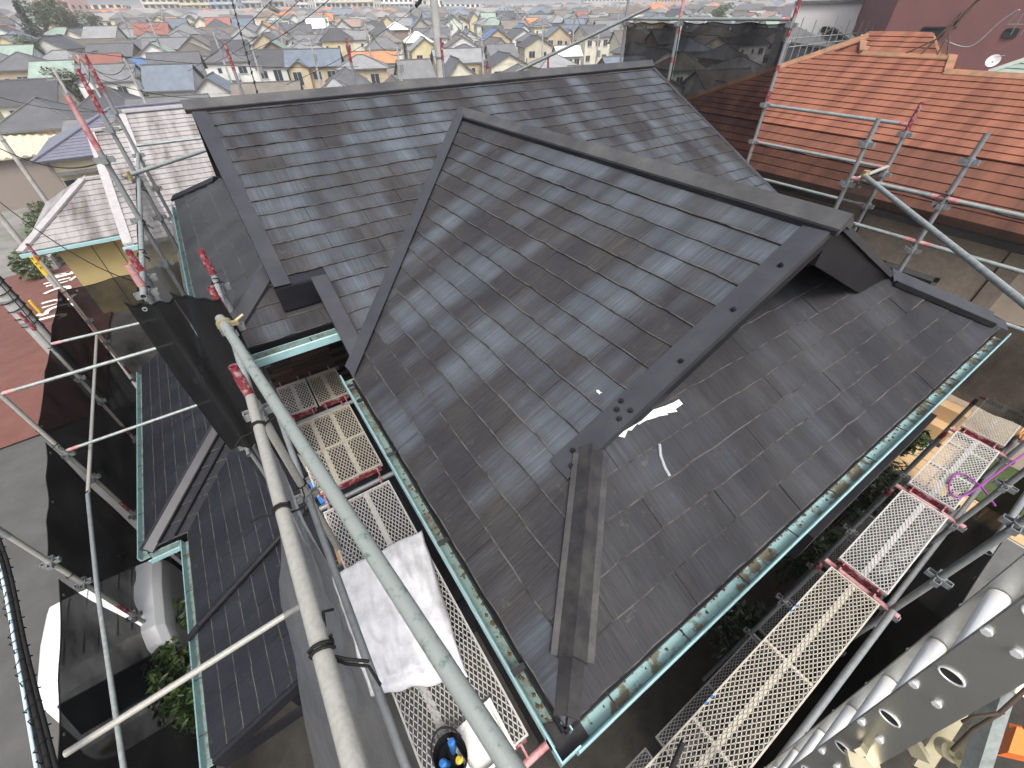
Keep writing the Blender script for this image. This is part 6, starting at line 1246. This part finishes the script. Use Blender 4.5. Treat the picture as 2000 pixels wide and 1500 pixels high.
# utility poles and wires among the houses
pol = []
for i, (px, d_) in enumerate([(60, 60), (125, 75), (215, 66), (300, 110), (415, 90), (480, 74), (545, 120), (600, 82), (640, 150), (715, 100), (770, 68), (880, 120), (940, 85), (1010, 150), (1060, 105), (1120, 130), (1170, 80), (1205, 170), (330, 180), (250, 150), (820, 180), (985, 210), (520, 210)]):
    r = ray(px, 60); p = V(CAM.x, CAM.y, 0)+Vector((r.x, r.y, 0)).normalized()*d_; util_pole(p.x, p.y, 10.5, .17, .11, 'street utility pole among the town houses, %s from left' % ordw(sorted([60, 125, 215, 300, 415, 480, 545, 600, 640, 715, 770, 880, 940, 1010, 1060, 1120, 1170, 1205, 330, 250, 820, 985, 520]).index(px)), arms=2, rot=base_rot+.6*(i % 3)); pol.append((px, d_, V(p.x, p.y, gz(p.x, p.y)+10.1)))
pol.sort()
for i in range(len(pol)-1):
    if (pol[i][2]-pol[i+1][2]).length < 75:
        for k in range(2): wire((pol[i][2]+V(.5*k, 0, -.5*k), pol[i+1][2]+V(.5*k, 0, -.5*k)), .03, 'sagging wire %s between town poles %s and %s from left' % (['upper', 'lower'][k], ordw(i), ordw(i+1)), sag=1.2)
UPT = CAM+Vector((ray(857, 100).x, ray(857, 100).y, 0)).normalized()*19
for i, (px, py, z_) in enumerate([(560, 185, 9.2), (600, 190, 8.6), (640, 200, 8.2)]):
    a = V(UPT.x, UPT.y, 11.5-.7*i); b = CAM+ray(380+60*i, 170)*38; b.z = 4.2+i*.6; wire((a, b), .016, 'service cable sloping left from the pole behind the ridge, %s' % ['upper', 'middle', 'lower'][i], sag=.5)
mb = MB(); kx = CAM+ray(815, 12)*15; mb.path([kx+V(-.05, 0, .0), kx+V(.12, .06, .10), kx+V(.3, .1, .3)], .06, 6); tag(mb.build('cable_closure', MAT['tie']), 'black cable closure hanging beside the pole at the top', 'cable box')
for i, (x0, y0, x1, y1) in enumerate([(180, 150, 420, 190), (0, 190, 230, 215), (150, 100, 700, 130), (560, 165, 810, 15)]):
    wire((CAM+ray(x0, y0)*(26+i*3), CAM+ray(x1, y1)*(30+i*3)), .02, 'long overhead wire crossing the town, %s of four' % ordw(i), sag=.4)
lw = CAM+ray(470, 0)*24; mb = MB(); pts = [CAM+ray(450+i*5.2, -10+i*19)*(22-i*.35) for i in range(13)]; mb.path(smooth(pts, 4), .022, 6)
for i in range(1, 12): mb.tube(pts[i]+V(-.03, 0, -.07), pts[i]+V(.03, 0, .07), .04, 6)
tag(mb.build('drop_cable', MAT['tie']), 'black clipped drop cable descending behind the left end of the ridge', 'cable')
# blue-roofed and red-roofed low houses close behind the ridge, striped fence
def low_house(pxa, d_, w, dp, zt, rc, wc, label, rot=0):
    r = ray(*pxa); p = V(CAM.x, CAM.y, 0)+Vector((r.x, r.y, 0)).normalized()*d_; return inst(PROTO[5], p, base_rot+rot, rc, wc, (w, dp, zt), label)
low_house((1000, 140), 52, .62, .7, 1.25, (.04, .14, .36), (.60, .42, .14), 'orange-walled house with bright blue roof just behind the ridge', 1.57)
low_house((1150, 130), 50, .8, .8, 1.30, (.26, .06, .065), (.5, .48, .44), 'house with crimson metal roof behind the long diagonal pipe')
low_house((650, 170), 52, .8, .7, 1.05, (.26, .09, .07), (.6, .55, .45), 'house with brick-red roof and balcony rails just over the ridge')
low_house((588, 170), 56, .45, .5, 1.2, (.04, .10, .26), (.6, .54, .42), 'small house with a blue tarpaulin roof just over the ridge')
low_house((860, 150), 40, 1.0, .9, 1.25, (.04, .042, .05), (.4, .4, .4), 'black-roofed house with white eaves right behind the ridge', .3)
r = ray(1180, 120); p = V(CAM.x, CAM.y, 0)+Vector((r.x, r.y, 0)).normalized()*15; fe = thing('striped_fence', (p.x, p.y, gz(p.x, p.y)), 'pale yellow striped sheet fence behind the ridge, right', 'fence'); a, b = CAM+ray(1105, 140)*16, CAM+ray(1218, 122)*14; mb = MB(); a.z = b.z = 0; d = (b-a)
plain('fence_pale', (.55, .54, .40), .6, 0, (.42, .44, .36), 9)
for k in range(14): c = a+d*k/14; z1 = 5.6+.9*(k/14); mb = MB(); mb.bar(c+V(0, 0, -2), c+V(0, 0, z1), (d.length/14)*.93, .03, up=(d.y, -d.x, 0)); mb.build('panel', MAT['fence_pale'], fe)
# ================================================================== air
mb = MB(); mb.box(-1300, 1500, -1300, 1900, -8, 30); m = bpy.data.materials.new('haze'); m.use_nodes = True; t = m.node_tree
for n in list(t.nodes):
    if n.type != 'OUTPUT_MATERIAL': t.nodes.remove(n)
pv = N(t, 'ShaderNodeVolumePrincipled'); pv.inputs['Color'].default_value = (.99, .99, 1, 1); pv.inputs['Density'].default_value = .0008; pv.inputs['Anisotropy'].default_value = .2
L(t, pv.outputs[0], [n for n in t.nodes if n.type == 'OUTPUT_MATERIAL'][0].inputs['Volume'])
kind(mb.build('haze', m), 'stuff')
